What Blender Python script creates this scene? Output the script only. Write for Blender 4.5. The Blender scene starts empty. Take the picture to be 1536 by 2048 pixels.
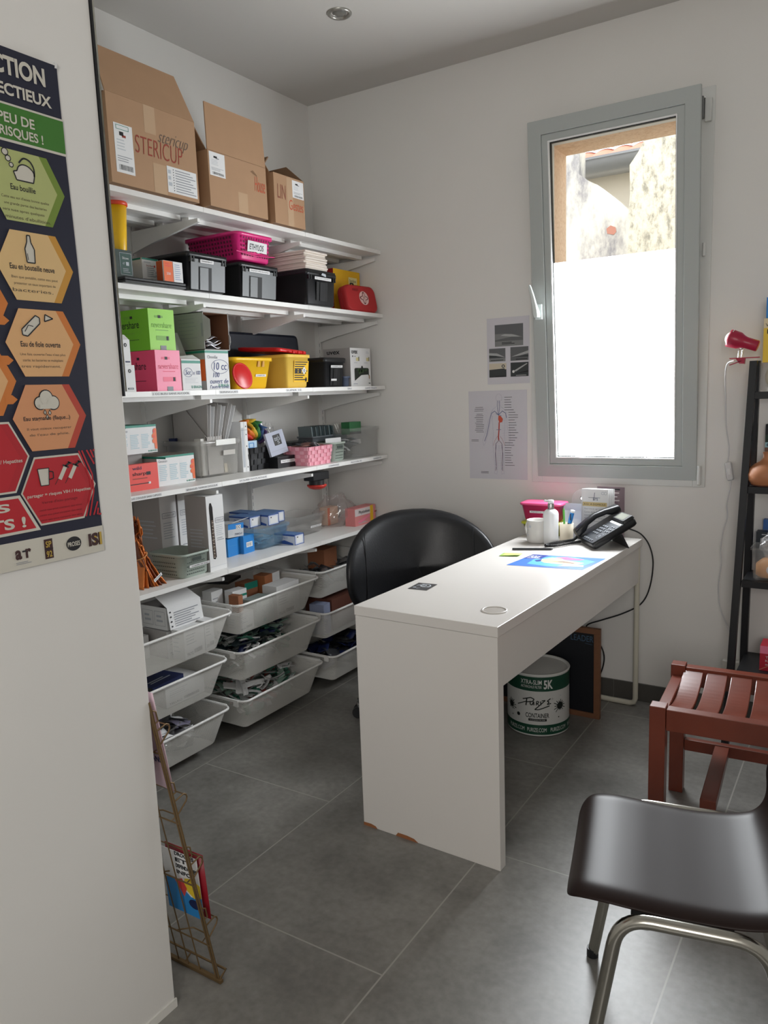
import bpy, math, random
from mathutils import Vector, Matrix
PI = math.pi
SC = bpy.context.scene
COL = SC.collection
# ------------------------------------------------------------------ camera
H = 1.4159
pitch, roll, yaw, FPX = .1542, -.036, .5679, 1551.2
cy_, sy_, cp_, sp_, cr_, sr_ = math.cos(yaw), math.sin(yaw), math.cos(pitch), math.sin(pitch), math.cos(roll), math.sin(roll)
Fw = Vector((-sy_*cp_, cy_*cp_, -sp_)); R0 = Vector((cy_, sy_, 0)); U0 = R0.cross(Fw)
R1 = cr_*R0 + sr_*U0; U1 = -sr_*R0 + cr_*U0
cam = bpy.data.cameras.new('camera'); co = bpy.data.objects.new('camera', cam); COL.objects.link(co)
cam.sensor_fit = 'VERTICAL'; cam.sensor_height = 24; cam.lens = FPX*24/2048; cam.clip_start = .02
co.matrix_world = Matrix(((R1.x, U1.x, -Fw.x, 0), (R1.y, U1.y, -Fw.y, 0), (R1.z, U1.z, -Fw.z, H), (0, 0, 0, 1)))
SC.camera = co
# ------------------------------------------------------------------ exposure, sky, sun, fill lamp
SC.view_settings.view_transform = 'Standard'; SC.view_settings.look = 'None'
SC.view_settings.gamma = 1; SC.view_settings.use_curve_mapping = False
SC.view_settings.exposure = 0.0
SC.cycles.transparent_max_bounces = 40
SKY, SUN, FILM, FILL = 2.9, 3.7, 27.5, 52.0
w = bpy.data.worlds.new('sky'); SC.world = w; w.use_nodes = True
bg = w.node_tree.nodes['Background']; bg.inputs[0].default_value = (.86, .93, 1, 1); bg.inputs[1].default_value = SKY
def lamp(name, kind, loc, aim, energy, size=None, color=(1, 1, 1)):
    l = bpy.data.lights.new(name, kind); o = bpy.data.objects.new(name, l); COL.objects.link(o)
    l.energy = energy; l.color = color; o.location = loc
    o.rotation_euler = (Vector(aim)-Vector(loc)).to_track_quat('-Z', 'Y').to_euler()
    if kind == 'AREA': l.shape = 'RECTANGLE'; l.size, l.size_y = size
    if kind == 'SUN': l.angle = .02
    return o
lamp('sun', 'SUN', (1, -3, 6), (.3, 0, 2.0), SUN, color=(1, .95, .86))
lamp('camera_side_fill', 'AREA', (.82, -1.8, 1.85), (-.8, 2.6, .7), FILL, (1.2, 1.2), (1, .97, .94))  # added, unseen area lamp that fills in light from behind the camera
# ------------------------------------------------------------------ materials
def lin(c):
    return tuple((v/12.92 if v <= .04045 else ((v+.055)/1.055)**2.4) for v in (c[0]/255, c[1]/255, c[2]/255))
MATS = {}
def mat(name, rgb=(200, 200, 200), rough=.5, metal=0, spec=.5, noise=0, nscale=30, bump=0, alpha=1, emit=0, coat=0, trans=0, ior=1.45):
    if name in MATS: return MATS[name]
    m = bpy.data.materials.new(name); m.use_nodes = True; MATS[name] = m
    nt = m.node_tree; p = nt.nodes['Principled BSDF']; c = lin(rgb)
    p.inputs['Base Color'].default_value = (*c, 1); p.inputs['Roughness'].default_value = rough
    p.inputs['Metallic'].default_value = metal; p.inputs['Specular IOR Level'].default_value = spec
    p.inputs['Alpha'].default_value = alpha; p.inputs['Coat Weight'].default_value = coat
    p.inputs['Transmission Weight'].default_value = trans; p.inputs['IOR'].default_value = ior
    if emit: p.inputs['Emission Color'].default_value = (*c, 1); p.inputs['Emission Strength'].default_value = emit
    if noise or bump:
        tc = nt.nodes.new('ShaderNodeTexCoord'); n = nt.nodes.new('ShaderNodeTexNoise')
        n.inputs['Scale'].default_value = nscale; n.inputs['Detail'].default_value = 5
        nt.links.new(tc.outputs['Object'], n.inputs['Vector'])
        if noise:
            r = nt.nodes.new('ShaderNodeMix'); r.data_type = 'RGBA'
            r.inputs[6].default_value = (*[v*(1-noise) for v in c], 1); r.inputs[7].default_value = (*[min(1, v*(1+noise)) for v in c], 1)
            nt.links.new(n.outputs['Fac'], r.inputs[0]); nt.links.new(r.outputs[2], p.inputs['Base Color'])
        if bump:
            b = nt.nodes.new('ShaderNodeBump'); b.inputs['Strength'].default_value = bump; b.inputs['Distance'].default_value = .01
            nt.links.new(n.outputs['Fac'], b.inputs['Height']); nt.links.new(b.outputs[0], p.inputs['Normal'])
    return m
def clear(name, rgb, solid, rough=.1, gloss=.025):
    """thin clear or milky sheet: mostly see-through, some diffuse, some gloss"""
    if name in MATS: return MATS[name]
    m = bpy.data.materials.new(name); m.use_nodes = True; MATS[name] = m
    nt = m.node_tree; nt.nodes.remove(nt.nodes['Principled BSDF']); out = nt.nodes['Material Output']
    t = nt.nodes.new('ShaderNodeBsdfTransparent'); t.inputs[0].default_value = (.97, .97, .97, 1)
    d = nt.nodes.new('ShaderNodeBsdfDiffuse'); d.inputs[0].default_value = (*lin(rgb), 1)
    g = nt.nodes.new('ShaderNodeBsdfGlossy'); g.inputs['Roughness'].default_value = rough
    tl = nt.nodes.new('ShaderNodeBsdfTranslucent'); tl.inputs[0].default_value = (*lin(rgb), 1)
    dm = nt.nodes.new('ShaderNodeMixShader'); dm.inputs[0].default_value = .5; nt.links.new(d.outputs[0], dm.inputs[1]); nt.links.new(tl.outputs[0], dm.inputs[2])
    a = nt.nodes.new('ShaderNodeMixShader'); a.inputs[0].default_value = solid
    nt.links.new(t.outputs[0], a.inputs[1]); nt.links.new(dm.outputs[0], a.inputs[2])
    f = nt.nodes.new('ShaderNodeLayerWeight'); f.inputs[0].default_value = .5
    pw = nt.nodes.new('ShaderNodeMath'); pw.operation = 'POWER'; pw.inputs[1].default_value = 4; nt.links.new(f.outputs['Facing'], pw.inputs[0])
    ma = nt.nodes.new('ShaderNodeMath'); ma.operation = 'MULTIPLY_ADD'; ma.inputs[1].default_value = .45; ma.inputs[2].default_value = gloss; nt.links.new(pw.outputs[0], ma.inputs[0])
    b = nt.nodes.new('ShaderNodeMixShader'); nt.links.new(ma.outputs[0], b.inputs[0])
    nt.links.new(a.outputs[0], b.inputs[1]); nt.links.new(g.outputs[0], b.inputs[2]); nt.links.new(b.outputs[0], out.inputs[0])
    return m
def wire_mesh(name, rgb, pitch_, cover):
    """fine woven wire: square holes cut by a procedural grid in object space"""
    m = bpy.data.materials.new(name); m.use_nodes = True; nt = m.node_tree; p = nt.nodes['Principled BSDF']
    p.inputs['Base Color'].default_value = (*lin(rgb), 1); p.inputs['Roughness'].default_value = .45
    tc = nt.nodes.new('ShaderNodeTexCoord'); sx = nt.nodes.new('ShaderNodeSeparateXYZ'); nt.links.new(tc.outputs['Object'], sx.inputs[0])
    ad = nt.nodes.new('ShaderNodeMath'); ad.operation = 'ADD'; nt.links.new(sx.outputs[0], ad.inputs[0]); nt.links.new(sx.outputs[1], ad.inputs[1])
    def band(sock):
        a = nt.nodes.new('ShaderNodeMath'); a.operation = 'DIVIDE'; nt.links.new(sock, a.inputs[0]); a.inputs[1].default_value = pitch_
        f = nt.nodes.new('ShaderNodeMath'); f.operation = 'FRACT'; nt.links.new(a.outputs[0], f.inputs[0])
        l = nt.nodes.new('ShaderNodeMath'); l.operation = 'LESS_THAN'; nt.links.new(f.outputs[0], l.inputs[0]); l.inputs[1].default_value = cover
        return l.outputs[0]
    mx = nt.nodes.new('ShaderNodeMath'); mx.operation = 'MAXIMUM'; nt.links.new(band(ad.outputs[0]), mx.inputs[0]); nt.links.new(band(sx.outputs[2]), mx.inputs[1])
    nt.links.new(mx.outputs[0], p.inputs['Alpha'])
    return m
WALL = mat('white_wall_paint', (226, 224, 220), .75, spec=.25, noise=.02, nscale=4, bump=.02)
CEIL = mat('ceiling_paint', (202, 199, 194), .8, spec=.2)
WHITE = mat('white_lacquer', (228, 227, 224), .35)
SHELFW = mat('white_shelf', (236, 235, 232), .4)
PLAST = mat('white_window_plastic', (214, 215, 212), .4)
SASHM = mat('grey_sash_plastic', (176, 181, 179), .4)
DESK = mat('white_desk_foil', (219, 215, 210), .2)
WPAPER = mat('white_paper', (226, 226, 226), .7)
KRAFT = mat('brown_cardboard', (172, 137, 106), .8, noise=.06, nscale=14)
KRAFTD = mat('shaded_brown_cardboard', (132, 102, 76), .85)  # darker cardboard copy; shade of insides and flap undersides put into the colour
TAPE = mat('clear_tape', (190, 160, 130), .15)
INK = mat('black_ink', (32, 32, 36), .6)
GREYINK = mat('grey_print', (150, 152, 158), .7)
LGREY = mat('pale_grey_print', (185, 190, 196), .7)
REDINK = mat('red_marker', (150, 62, 48), .6)
BLUEINK = mat('blue_pen', (40, 55, 120), .6)
PENCIL = mat('pencil_grey', (110, 95, 85), .7)
BLACKP = mat('black_plastic', (26, 27, 30), .38)
BLACKM = mat('black_metal', (22, 24, 28), .45)
GREYPANEL = mat('grey_plastic_panel', (92, 95, 97), .4, noise=.06, nscale=40)
YELLOW = mat('yellow_plastic', (240, 190, 30), .35)
YELLOW2 = mat('pale_yellow_plastic', (240, 200, 90), .35)
RED = mat('red_plastic', (205, 28, 30), .3)
REDCASE = mat('red_fabric_case', (178, 38, 40), .6, noise=.06, nscale=90)
PINKB = mat('pink_plastic', (226, 52, 130), .3)
GREENB = mat('lime_card', (140, 205, 50), .45)
GREEND = mat('lime_card_print', (110, 165, 50), .5)
PINKC = mat('pink_card', (226, 72, 110), .45)
PINKL = mat('light_pink_card', (240, 130, 160), .45)
TEAL = mat('teal_print', (30, 130, 110), .5)
ORANGE = mat('orange_print', (222, 100, 40), .5)
CORAL = mat('coral_red_card', (222, 72, 62), .5)
SAGE = mat('sage_plastic', (168, 180, 170), .5)
SAGED = mat('sage_hole_shade', (70, 78, 74), .8)  # dark quads painted for the shade in the basket holes
BLUE = mat('blue_card', (40, 130, 205), .45)
NAVY = mat('navy_blue', (22, 34, 78), .5)
CLEAR = clear('clear_plastic', (242, 242, 240), .115)
MILKY = clear('milky_plastic', (242, 240, 235), .30)
BLUEC = clear('blue_clear_plastic', (160, 208, 240), .24)
BAG = clear('crinkled_clear_bag', (248, 248, 248), .16, .16, .11)
CHROME = mat('chrome', (200, 200, 200), .16, metal=1)
BRASS = mat('brass_wire', (122, 99, 68), .42, metal=.5)
MESHW = wire_mesh('white_wire_mesh', (240, 238, 232), .0035, .42)
# ------------------------------------------------------------------ geometry collector
_TX = {}
def text_mesh(s, bold=0, shear=0):
    k = (s, bold, shear)
    if k not in _TX:
        c = bpy.data.curves.new('t', 'FONT'); c.body = s; c.size = 1; c.offset = bold; c.resolution_u = 4; c.shear = shear
        o = bpy.data.objects.new('t', c); COL.objects.link(o); dg = bpy.context.evaluated_depsgraph_get(); dg.update()
        me = o.evaluated_get(dg).to_mesh()
        V = [(v.co.x, v.co.y) for v in me.vertices]; Fc = [tuple(p.vertices) for p in me.polygons]
        o.evaluated_get(dg).to_mesh_clear(); bpy.data.objects.remove(o); bpy.data.curves.remove(c)
        xs = [v[0] for v in V]; ys = [v[1] for v in V]; x0, x1, y0, y1 = min(xs), max(xs), min(ys), max(ys)
        V = [((x-x0)/max(1e-6, x1-x0), (y-y0)/max(1e-6, y1-y0)) for x, y in V]
        _TX[k] = (V, Fc, (x1-x0)/max(1e-6, y1-y0))
    return _TX[k]
def face(O, U, V):
    O, U, V = Vector(O), Vector(U), Vector(V); N = U.cross(V).normalized()
    return lambda u, v, l=0: O+U*u+V*v+N*l
def cyl(cx, cy, z0, r, phi0=0):
    """u is arc length to the viewer's right of phi0, v is height"""
    f = lambda u, v, l=0: Vector((cx+(r+l)*math.cos(phi0+u/r), cy+(r+l)*math.sin(phi0+u/r), z0+v))
    CURVED.add(f); return f
CURVED = set()
def rrect(w, d, r, n=4, cx=0, cy=0):
    r = min(r, w/2-1e-5, d/2-1e-5); P = []
    for sx, sy, a0 in ((1, -1, -PI/2), (1, 1, 0), (-1, 1, PI/2), (-1, -1, PI)):
        for i in range(n+1):
            a = a0+PI/2*i/n; P.append((cx+sx*(w/2-r)+r*math.cos(a), cy+sy*(d/2-r)+r*math.sin(a)))
    return P
class B:
    def __init__(s): s.v = []; s.f = []; s.m = []; s.ms = []; s.sm = []; s.T = None
    def mi(s, m):
        if m not in s.ms: s.ms.append(m)
        return s.ms.index(m)
    def add(s, vs, fs, m, smooth=False):
        n = len(s.v); s.v += [tuple(s.T @ Vector(v)) if s.T else tuple(v) for v in vs]; k = s.mi(m)
        for f in fs: s.f.append(tuple(n+i for i in f)); s.m.append(k); s.sm.append(smooth)
    def box(s, x0, x1, y0, y1, z0, z1, m):
        s.add([(x, y, z) for x in (x0, x1) for y in (y0, y1) for z in (z0, z1)],
              [(0, 1, 3, 2), (4, 6, 7, 5), (0, 4, 5, 1), (2, 3, 7, 6), (0, 2, 6, 4), (1, 5, 7, 3)], m)
    def hexa(s, P, m):
        """8 points: bottom loop then top loop"""
        s.add(P, [(3, 2, 1, 0), (4, 5, 6, 7), (0, 1, 5, 4), (1, 2, 6, 5), (2, 3, 7, 6), (3, 0, 4, 7)], m)
    def poly(s, P, m): s.add(P, [tuple(range(len(P)))], m)
    def loops(s, L, m, cap0=True, cap1=True, smooth=True, closed=True):
        n = len(L[0]); vs = [p for l in L for p in l]; fs = []
        for i in range(len(L)-1):
            for j in range(n if closed else n-1):
                k = (j+1) % n; fs.append((i*n+j, i*n+k, (i+1)*n+k, (i+1)*n+j))
        s.add(vs, fs, m, smooth)
        if cap0: s.add(L[0], [tuple(reversed(range(n)))], m)
        if cap1: s.add(L[-1], [tuple(range(n))], m)
    def tube(s, P, r, m, n=8, closed=False):
        P = [Vector(p) for p in P]; L = []; up = None
        for i, p in enumerate(P):
            if closed: t = (P[(i+1) % len(P)]-P[i-1])
            else: t = (P[min(i+1, len(P)-1)]-P[max(i-1, 0)])
            t.normalize()
            if up is None: up = Vector((0, 0, 1)) if abs(t.z) < .9 else Vector((1, 0, 0))
            a = t.cross(up).normalized(); up = a.cross(t).normalized()
            rr = r[i] if isinstance(r, (list, tuple)) else r
            L.append([p+(a*math.cos(2*PI*k/n)+up*math.sin(2*PI*k/n))*rr for k in range(n)])
        if closed: L.append(L[0]); s.loops(L, m, False, False)
        else: s.loops(L, m)
    def lathe(s, prof, m, n=32, o=(0, 0, 0), axis='z', cap0=True, cap1=True):
        L = []
        for r, z in prof:
            l = []
            for k in range(n):
                a = 2*PI*k/n; x, y = r*math.cos(a), r*math.sin(a)
                q = (x, y, z) if axis == 'z' else ((z, x, y) if axis == 'x' else (y, z, x))
                l.append((o[0]+q[0], o[1]+q[1], o[2]+q[2]))
            L.append(l)
        s.loops(L, m, cap0, cap1)
    def ball(s, c, r, m, n=12, k=8):
        r = r if isinstance(r, tuple) else (r, r, r); L = []
        for i in range(k+1):
            a = -PI/2+PI*i/k; rr = max(.001, math.cos(a))
            L.append([(c[0]+r[0]*rr*math.cos(2*PI*j/n), c[1]+r[1]*rr*math.sin(2*PI*j/n), c[2]+r[2]*math.sin(a)) for j in range(n)])
        s.loops(L, m)
    def grid(s, fn, nu, nv, m, smooth=True):
        s.add([fn(i/nu, j/nv) for j in range(nv+1) for i in range(nu+1)],
              [(j*(nu+1)+i, j*(nu+1)+i+1, (j+1)*(nu+1)+i+1, (j+1)*(nu+1)+i) for j in range(nv) for i in range(nu)], m, smooth)
    # ---- flat print on a face f(u, v, lift)
    def rect(s, f, u0, u1, v0, v1, m, l=.0006):
        if f in CURVED:
            n = max(1, int((u1-u0)/.008))
            for i in range(n): a, c = u0+(u1-u0)*i/n, u0+(u1-u0)*(i+1)/n; s.poly([f(a, v0, l), f(c, v0, l), f(c, v1, l), f(a, v1, l)], m)
            return
        s.poly([f(u0, v0, l), f(u1, v0, l), f(u1, v1, l), f(u0, v1, l)], m)
    def pg(s, f, P, m, l=.0006): s.poly([f(u, v, l) for u, v in P], m)
    def disc(s, f, u, v, r, m, l=.0006, n=20, ry=None):
        ry = ry or r; s.pg(f, [(u+r*math.cos(2*PI*k/n), v+ry*math.sin(2*PI*k/n)) for k in range(n)], m, l)
    def line(s, f, P, wd, m, l=.0008):
        if f in CURVED:
            O = []
            for (a, b), (c, d) in zip(P, P[1:]):
                n = max(1, int(math.hypot(c-a, d-b)/.006)); O += [(a+(c-a)*k/n, b+(d-b)*k/n) for k in range(n)]
            P = O+[P[-1]]
        for (a, b), (c, d) in zip(P, P[1:]):
            dx, dy = c-a, d-b; q = math.hypot(dx, dy) or 1; nx, ny = -dy/q*wd/2, dx/q*wd/2; ex, ey = 0, 0
            s.pg(f, [(a-ex+nx, b-ey+ny), (a-ex-nx, b-ey-ny), (c+ex-nx, d+ey-ny), (c+ex+nx, d+ey+ny)], m, l)
    def ring(s, f, u, v, r, wd, m, l=.0008, n=24, ry=None):
        ry = ry or r; q = lambda k, o: f(u+(r+o)*math.cos(2*PI*k/n), v+(ry+o)*math.sin(2*PI*k/n), l)
        s.add([q(k, o) for k in range(n) for o in (wd/2, -wd/2)], [(2*k, 2*((k+1) % n), 2*((k+1) % n)+1, 2*k+1) for k in range(n)], m)
    def text(s, f, t, u0, u1, v0, v1, m, l=.0009, bold=0, shear=0, keep=False):
        V, Fc, ar = text_mesh(t, bold, shear)
        if keep:
            h = min(v1-v0, (u1-u0)/ar); cu = (u0+u1)/2; u0, u1 = cu-h*ar/2, cu+h*ar/2; v1 = v0+h
        s.add([f(u0+(u1-u0)*x, v0+(v1-v0)*y, l) for x, y in V], Fc, m)
    def rows(s, f, u0, u1, v0, v1, n, m, fill=.45, seed=1, l=.0007):
        R = random.Random(seed); h = (v1-v0)/n
        for i in range(n):
            s.rect(f, u0, u1-(u1-u0)*R.random()*.3, v0+i*h+h*(1-fill)/2, v0+i*h+h*(1+fill)/2, m, l)
    def bars(s, f, u0, u1, v0, v1, m, seed=1):
        R = random.Random(seed); u = u0
        while u < u1-.0006:
            q = R.choice((.0008, .0012, .002)); s.rect(f, u, min(u1, u+q), v0, v1, m); u += q+R.choice((.0008, .0014))
    def build(s, name, parent=None, bevel=0, solid=0):
        me = bpy.data.meshes.new(name); me.from_pydata(s.v, [], s.f)
        for m in s.ms: me.materials.append(m)
        me.polygons.foreach_set('material_index', s.m); me.polygons.foreach_set('use_smooth', s.sm); me.update()
        o = bpy.data.objects.new(name, me); COL.objects.link(o)
        if parent is not None: o.parent = parent
        if bevel:
            b = o.modifiers.new('bevel', 'BEVEL'); b.width = bevel; b.segments = 2; b.limit_method = 'ANGLE'; b.angle_limit = .8
        if solid:
            b = o.modifiers.new('solid', 'SOLIDIFY'); b.thickness = solid; b.offset = 0
        return o
def tag(o, label, cat, group=None, kind=None):
    if kind: o['kind'] = kind
    if kind != 'structure' or label:
        if label: o['label'] = label
        if cat: o['category'] = cat
    if group: o['group'] = group
    return o
def thing(name, label, cat, loc=(0, 0, 0), rz=0, group=None):
    o = bpy.data.objects.new(name, None); COL.objects.link(o); o.empty_display_size = .05
    o.location = loc; o.rotation_euler = (0, 0, rz); return tag(o, label, cat, group)
def solo(b, name, label, cat, loc=(0, 0, 0), rz=0, group=None, bevel=0, solid=0, kind=None):
    o = b.build(name, None, bevel, solid); o.location = loc; o.rotation_euler = (0, 0, rz); return tag(o, label, cat, group, kind)
def struct(b, name, parent=None, bevel=0):
    o = b.build(name, parent, bevel)
    if parent is None: o['kind'] = 'structure'
    return o
def front(): return face((0, 0, 0), (1, 0, 0), (0, 0, 1))                  # faces -y, u to the right
def leftf(d): return face((0, d, 0), (0, -1, 0), (0, 0, 1))                # faces -x, u towards the front
def topf(h): return face((0, 0, h), (1, 0, 0), (0, 1, 0))
def tub(b, w, d, h, inset, m, r=.02, t=.003, rim=.006, rimh=.008, cx=None, cy=None, floor=True):
    """open tapered tub, its rim outline w x d standing on z = 0"""
    cx = w/2 if cx is None else cx; cy = d/2 if cy is None else cy
    def lp(g, z): return [(x, y, z) for x, y in rrect(w-2*g, d-2*g, max(.003, r-g*.3), 4, cx, cy)]
    b.loops([lp(inset+.006, 0), lp(inset, .006), lp(rim, h-rimh), lp(0, h-rimh), lp(0, h), lp(rim+t, h), lp(inset+t, .008)], m, True, floor)
# ================================================================== the room
XL, YB, ZC, XR, YN, XF, YF = -2.5434, 3.40, 2.867, 1.0, -2.2, -1.3283, 1.0894
def floor_material():
    m = bpy.data.materials.new('grey_floor_tile'); m.use_nodes = True; nt = m.node_tree; p = nt.nodes['Principled BSDF']
    tc = nt.nodes.new('ShaderNodeTexCoord'); mp = nt.nodes.new('ShaderNodeMapping')
    mp.inputs['Rotation'].default_value = (0, 0, -PI/2); mp.inputs['Location'].default_value = (FLX, FLY, 0)
    nt.links.new(tc.outputs['Object'], mp.inputs[0])
    br = nt.nodes.new('ShaderNodeTexBrick'); br.offset = .5; br.offset_frequency = 2; br.squash = 1
    br.inputs['Scale'].default_value = 1; br.inputs['Brick Width'].default_value = 1.2; br.inputs['Row Height'].default_value = .6
    br.inputs['Mortar Size'].default_value = .0024; br.inputs['Mortar Smooth'].default_value = .1; br.inputs['Bias'].default_value = 0
    br.inputs['Color1'].default_value = (0, 0, 0, 1); br.inputs['Color2'].default_value = (1, 1, 1, 1)
    nt.links.new(mp.outputs[0], br.inputs[0])
    n1 = nt.nodes.new('ShaderNodeTexNoise'); n1.inputs['Scale'].default_value = 3.2; n1.inputs['Detail'].default_value = 7; n1.inputs['Roughness'].default_value = .62
    n2 = nt.nodes.new('ShaderNodeTexNoise'); n2.inputs['Scale'].default_value = 45; n2.inputs['Detail'].default_value = 4
    nt.links.new(tc.outputs['Object'], n1.inputs[0]); nt.links.new(tc.outputs['Object'], n2.inputs[0])
    ra = nt.nodes.new('ShaderNodeValToRGB'); e = ra.color_ramp.elements
    e[0].position = .3; e[0].color = (*lin((98, 96, 92)), 1); e[1].position = .72; e[1].color = (*lin((142, 140, 135)), 1)
    nt.links.new(n1.outputs[0], ra.inputs[0])
    ov = nt.nodes.new('ShaderNodeMix'); ov.data_type = 'RGBA'; ov.blend_type = 'OVERLAY'; ov.inputs[0].default_value = .35
    nt.links.new(ra.outputs[0], ov.inputs[6]); nt.links.new(n2.outputs[0], ov.inputs[7])
    mx = nt.nodes.new('ShaderNodeMix'); mx.data_type = 'RGBA'; mx.inputs[7].default_value = (*lin((158, 155, 149)), 1)
    nt.links.new(ov.outputs[2], mx.inputs[6]); nt.links.new(br.outputs['Fac'], mx.inputs[0]); nt.links.new(mx.outputs[2], p.inputs['Base Color'])
    rr = nt.nodes.new('ShaderNodeMapRange'); rr.inputs[3].default_value = .34; rr.inputs[4].default_value = .46; p.inputs['Specular IOR Level'].default_value = .9
    nt.links.new(n1.outputs[0], rr.inputs[0]); nt.links.new(rr.outputs[0], p.inputs['Roughness'])
    return m
FLX, FLY = .385, .244
FLOORM = floor_material()
b = B(); b.poly([(XL-.1, YN-.1, 0), (XR+.1, YN-.1, 0), (XR+.1, YB+.05, 0), (XL-.1, YB+.05, 0)], FLOORM); struct(b, 'floor')
b = B(); b.box(XL-.15, XR+.15, YN-.15, YB+.30, ZC, ZC+.15, CEIL); struct(b, 'ceiling')
b = B(); b.box(XL-.12, XL, YF-.1, YB+.30, 0, ZC, WALL); struct(b, 'wall_left')
b = B(); b.box(XR, XR+.12, YN-.12, YB+.3, 0, ZC, WALL); struct(b, 'wall_right')
b = B(); b.box(XF, XR, YN-.12, YN, 0, ZC, WALL); struct(b, 'wall_rear')
b = B(); b.box(XL, XF, YN-.12, YF, 0, ZC, WALL); struct(b, 'wall_front', bevel=.002)
WX0, WX1, WZ0, WZ1 = -1.305, -.625, 1.01, 2.497
b = B()
for x0, x1, z0, z1 in ((XL, WX0, 0, ZC), (WX1, XR, 0, ZC), (WX0, WX1, 0, WZ0), (WX0, WX1, WZ1, ZC)): b.box(x0, x1, YB, YB+.14, z0, z1, WALL)
struct(b, 'wall_back')
SK = mat('skirting_tile', (84, 82, 78), .35, noise=.12, nscale=12); SKG = mat('skirting_grout', (120, 118, 112), .7)
def skirt(name, P0, P1, n):
    P0, P1 = Vector(P0), Vector(P1); d = (P1-P0); L = d.length; d.normalize(); nn = Vector(n); b = B()
    k = 0.0
    while k < L-.01:
        e = min(L, k+.597); A, C = P0+d*k, P0+d*(e-.003)
        b.hexa([A, C, C+nn*.009, A+nn*.009, A+Vector((0, 0, .081)), C+Vector((0, 0, .081)), C+nn*.009+Vector((0, 0, .081)), A+nn*.009+Vector((0, 0, .081))], SK)
        C2 = P0+d*e; Z = Vector((0, 0, .081))
        b.hexa([C, C2, C2+nn*.007, C+nn*.007, C+Z, C2+Z, C2+nn*.007+Z, C+nn*.007+Z], SKG); k = e
    return struct(b, name)
skirt('baseboard_back', (-.953-.597*3, YB, 0), (XR, YB, 0), (0, -1, 0)); skirt('baseboard_left', (XL, YF, 0), (XL, YB-.01, 0), (1, 0, 0))
b = B(); b.box(XF, XF+.004, YN, YF+.003, .0, .022, mat('white_gloss_paint', (225, 224, 218), .25)); struct(b, 'baseboard_front')
# recessed ceiling spot
t = thing('ceiling_spotlight', 'small round recessed spotlight in the white ceiling', 'ceiling light', (-1.841, 2.694, ZC))
b = B(); b.lathe([(.048, 0), (.048, -.004), (.041, -.009), (.033, -.004), (.031, .012)], mat('satin_nickel', (170, 168, 162), .3, metal=.7), 32, cap0=False, cap1=False); b.build('rim', t)
b = B(); b.lathe([(.031, .004), (.026, -.003), (.012, -.006), (.001, -.007)], mat('lamp_glass_off', (120, 118, 112), .15), 24, cap0=False); b.build('bulb', t)
# ------------------------------------------------------------------ window
win = bpy.data.objects.new('window_1', None); COL.objects.link(win); win['kind'] = 'structure'
b = B()
X0, X1, Z0, Z1 = -1.342, -.589, .9765, 2.5304
for q in ((X0, WX0+.012, Z0, Z1), (WX1-.012, X1, Z0, Z1), (WX0+.012, WX1-.012, Z0, WZ0+.015), (WX0+.012, WX1-.012, WZ1-.015, Z1)): b.box(q[0], q[1], YB-.007, YB, q[2], q[3], PLAST)
for q in ((WX0, WX0+.045, WZ0, WZ1), (WX1-.045, WX1, WZ0, WZ1), (WX0+.045, WX1-.045, WZ0, WZ0+.045), (WX0+.045, WX1-.045, WZ1-.045, WZ1)): b.box(q[0], q[1], YB+.001, YB+.07, q[2], q[3], PLAST)
b.build('frame', win, .002)
SX0, SX1, SL = -1.313, -.622, 1.512
tilt = .07
ST = Matrix.Translation((0, YB-.008, 1.003)) @ Matrix.Rotation(tilt, 4, 'X')   # local z up the sash, y into the wall; top leans into the room
sash = bpy.data.objects.new('sash', None); COL.objects.link(sash); sash.parent = win; sash.matrix_world = ST
b = B(); W1, W2, W3 = .058, .086, .092
def fr(b, w0, w1, ya, yb, m, ybk=None):
    R4 = lambda g, y: [(SX0+g, y, g), (SX1-g, y, g), (SX1-g, y, SL-g), (SX0+g, y, SL-g)]
    b.loops([R4(w0, yb), R4(w0, ya), R4(w1, ya), R4(w1, yb), R4(w0, yb)], m, False, False, smooth=False)
fr(b, 0, W1, 0, .018, SASHM); fr(b, .022, W1, .018, .058, SASHM); fr(b, W1, W2, .006, .05, SASHM)
b.build('sash_frame', sash, .0025)
b = B(); fr(b, W2, W2+.0045, .004, .03, mat('bright_bead', (235, 236, 236), .3)); b.build('glazing_bead', sash)
b = B(); fr(b, W2+.002, W3+.002, .018, .036, mat('black_seal', (22, 22, 22), .6)); b.build('seal', sash)
b = B(); b.box(SX0+W2, SX1-W2, .0255, .0285, W2, SL-W2, clear('window_glass', (255, 255, 255), .0, .02)); b.build('pane', sash)
fm = bpy.data.materials.new('frosted_film'); fm.use_nodes = True; nt = fm.node_tree; p = nt.nodes['Principled BSDF']
p.inputs['Base Color'].default_value = (.9, .93, .95, 1); p.inputs['Roughness'].default_value = .6
p.inputs['Emission Color'].default_value = (.93, .97, 1, 1); p.inputs['Emission Strength'].default_value = FILM  # film itself glows, standing in for the daylight passing through it
b = B(); b.poly([(SX0+W3, .0246, W3), (SX1-W3, .0246, W3), (SX1-W3, .0246, .935), (SX0+W3, .0246, .935)], fm); b.box(SX0+W3, SX1-W3, .0248, .0252, W3, .935, mat('film_backing', (225, 230, 232), .6)); b.build('frosted_film', sash)  # unlit back layer added to keep the glow off the outside
b = B(); b.lathe([(.0075, 0), (.0075, .075)], PLAST, 12); b.ball((0, 0, .0), .0078, PLAST); ob = b.build('hinge', win); ob.location = (SX1+.012, YB-.016, .992)
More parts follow.
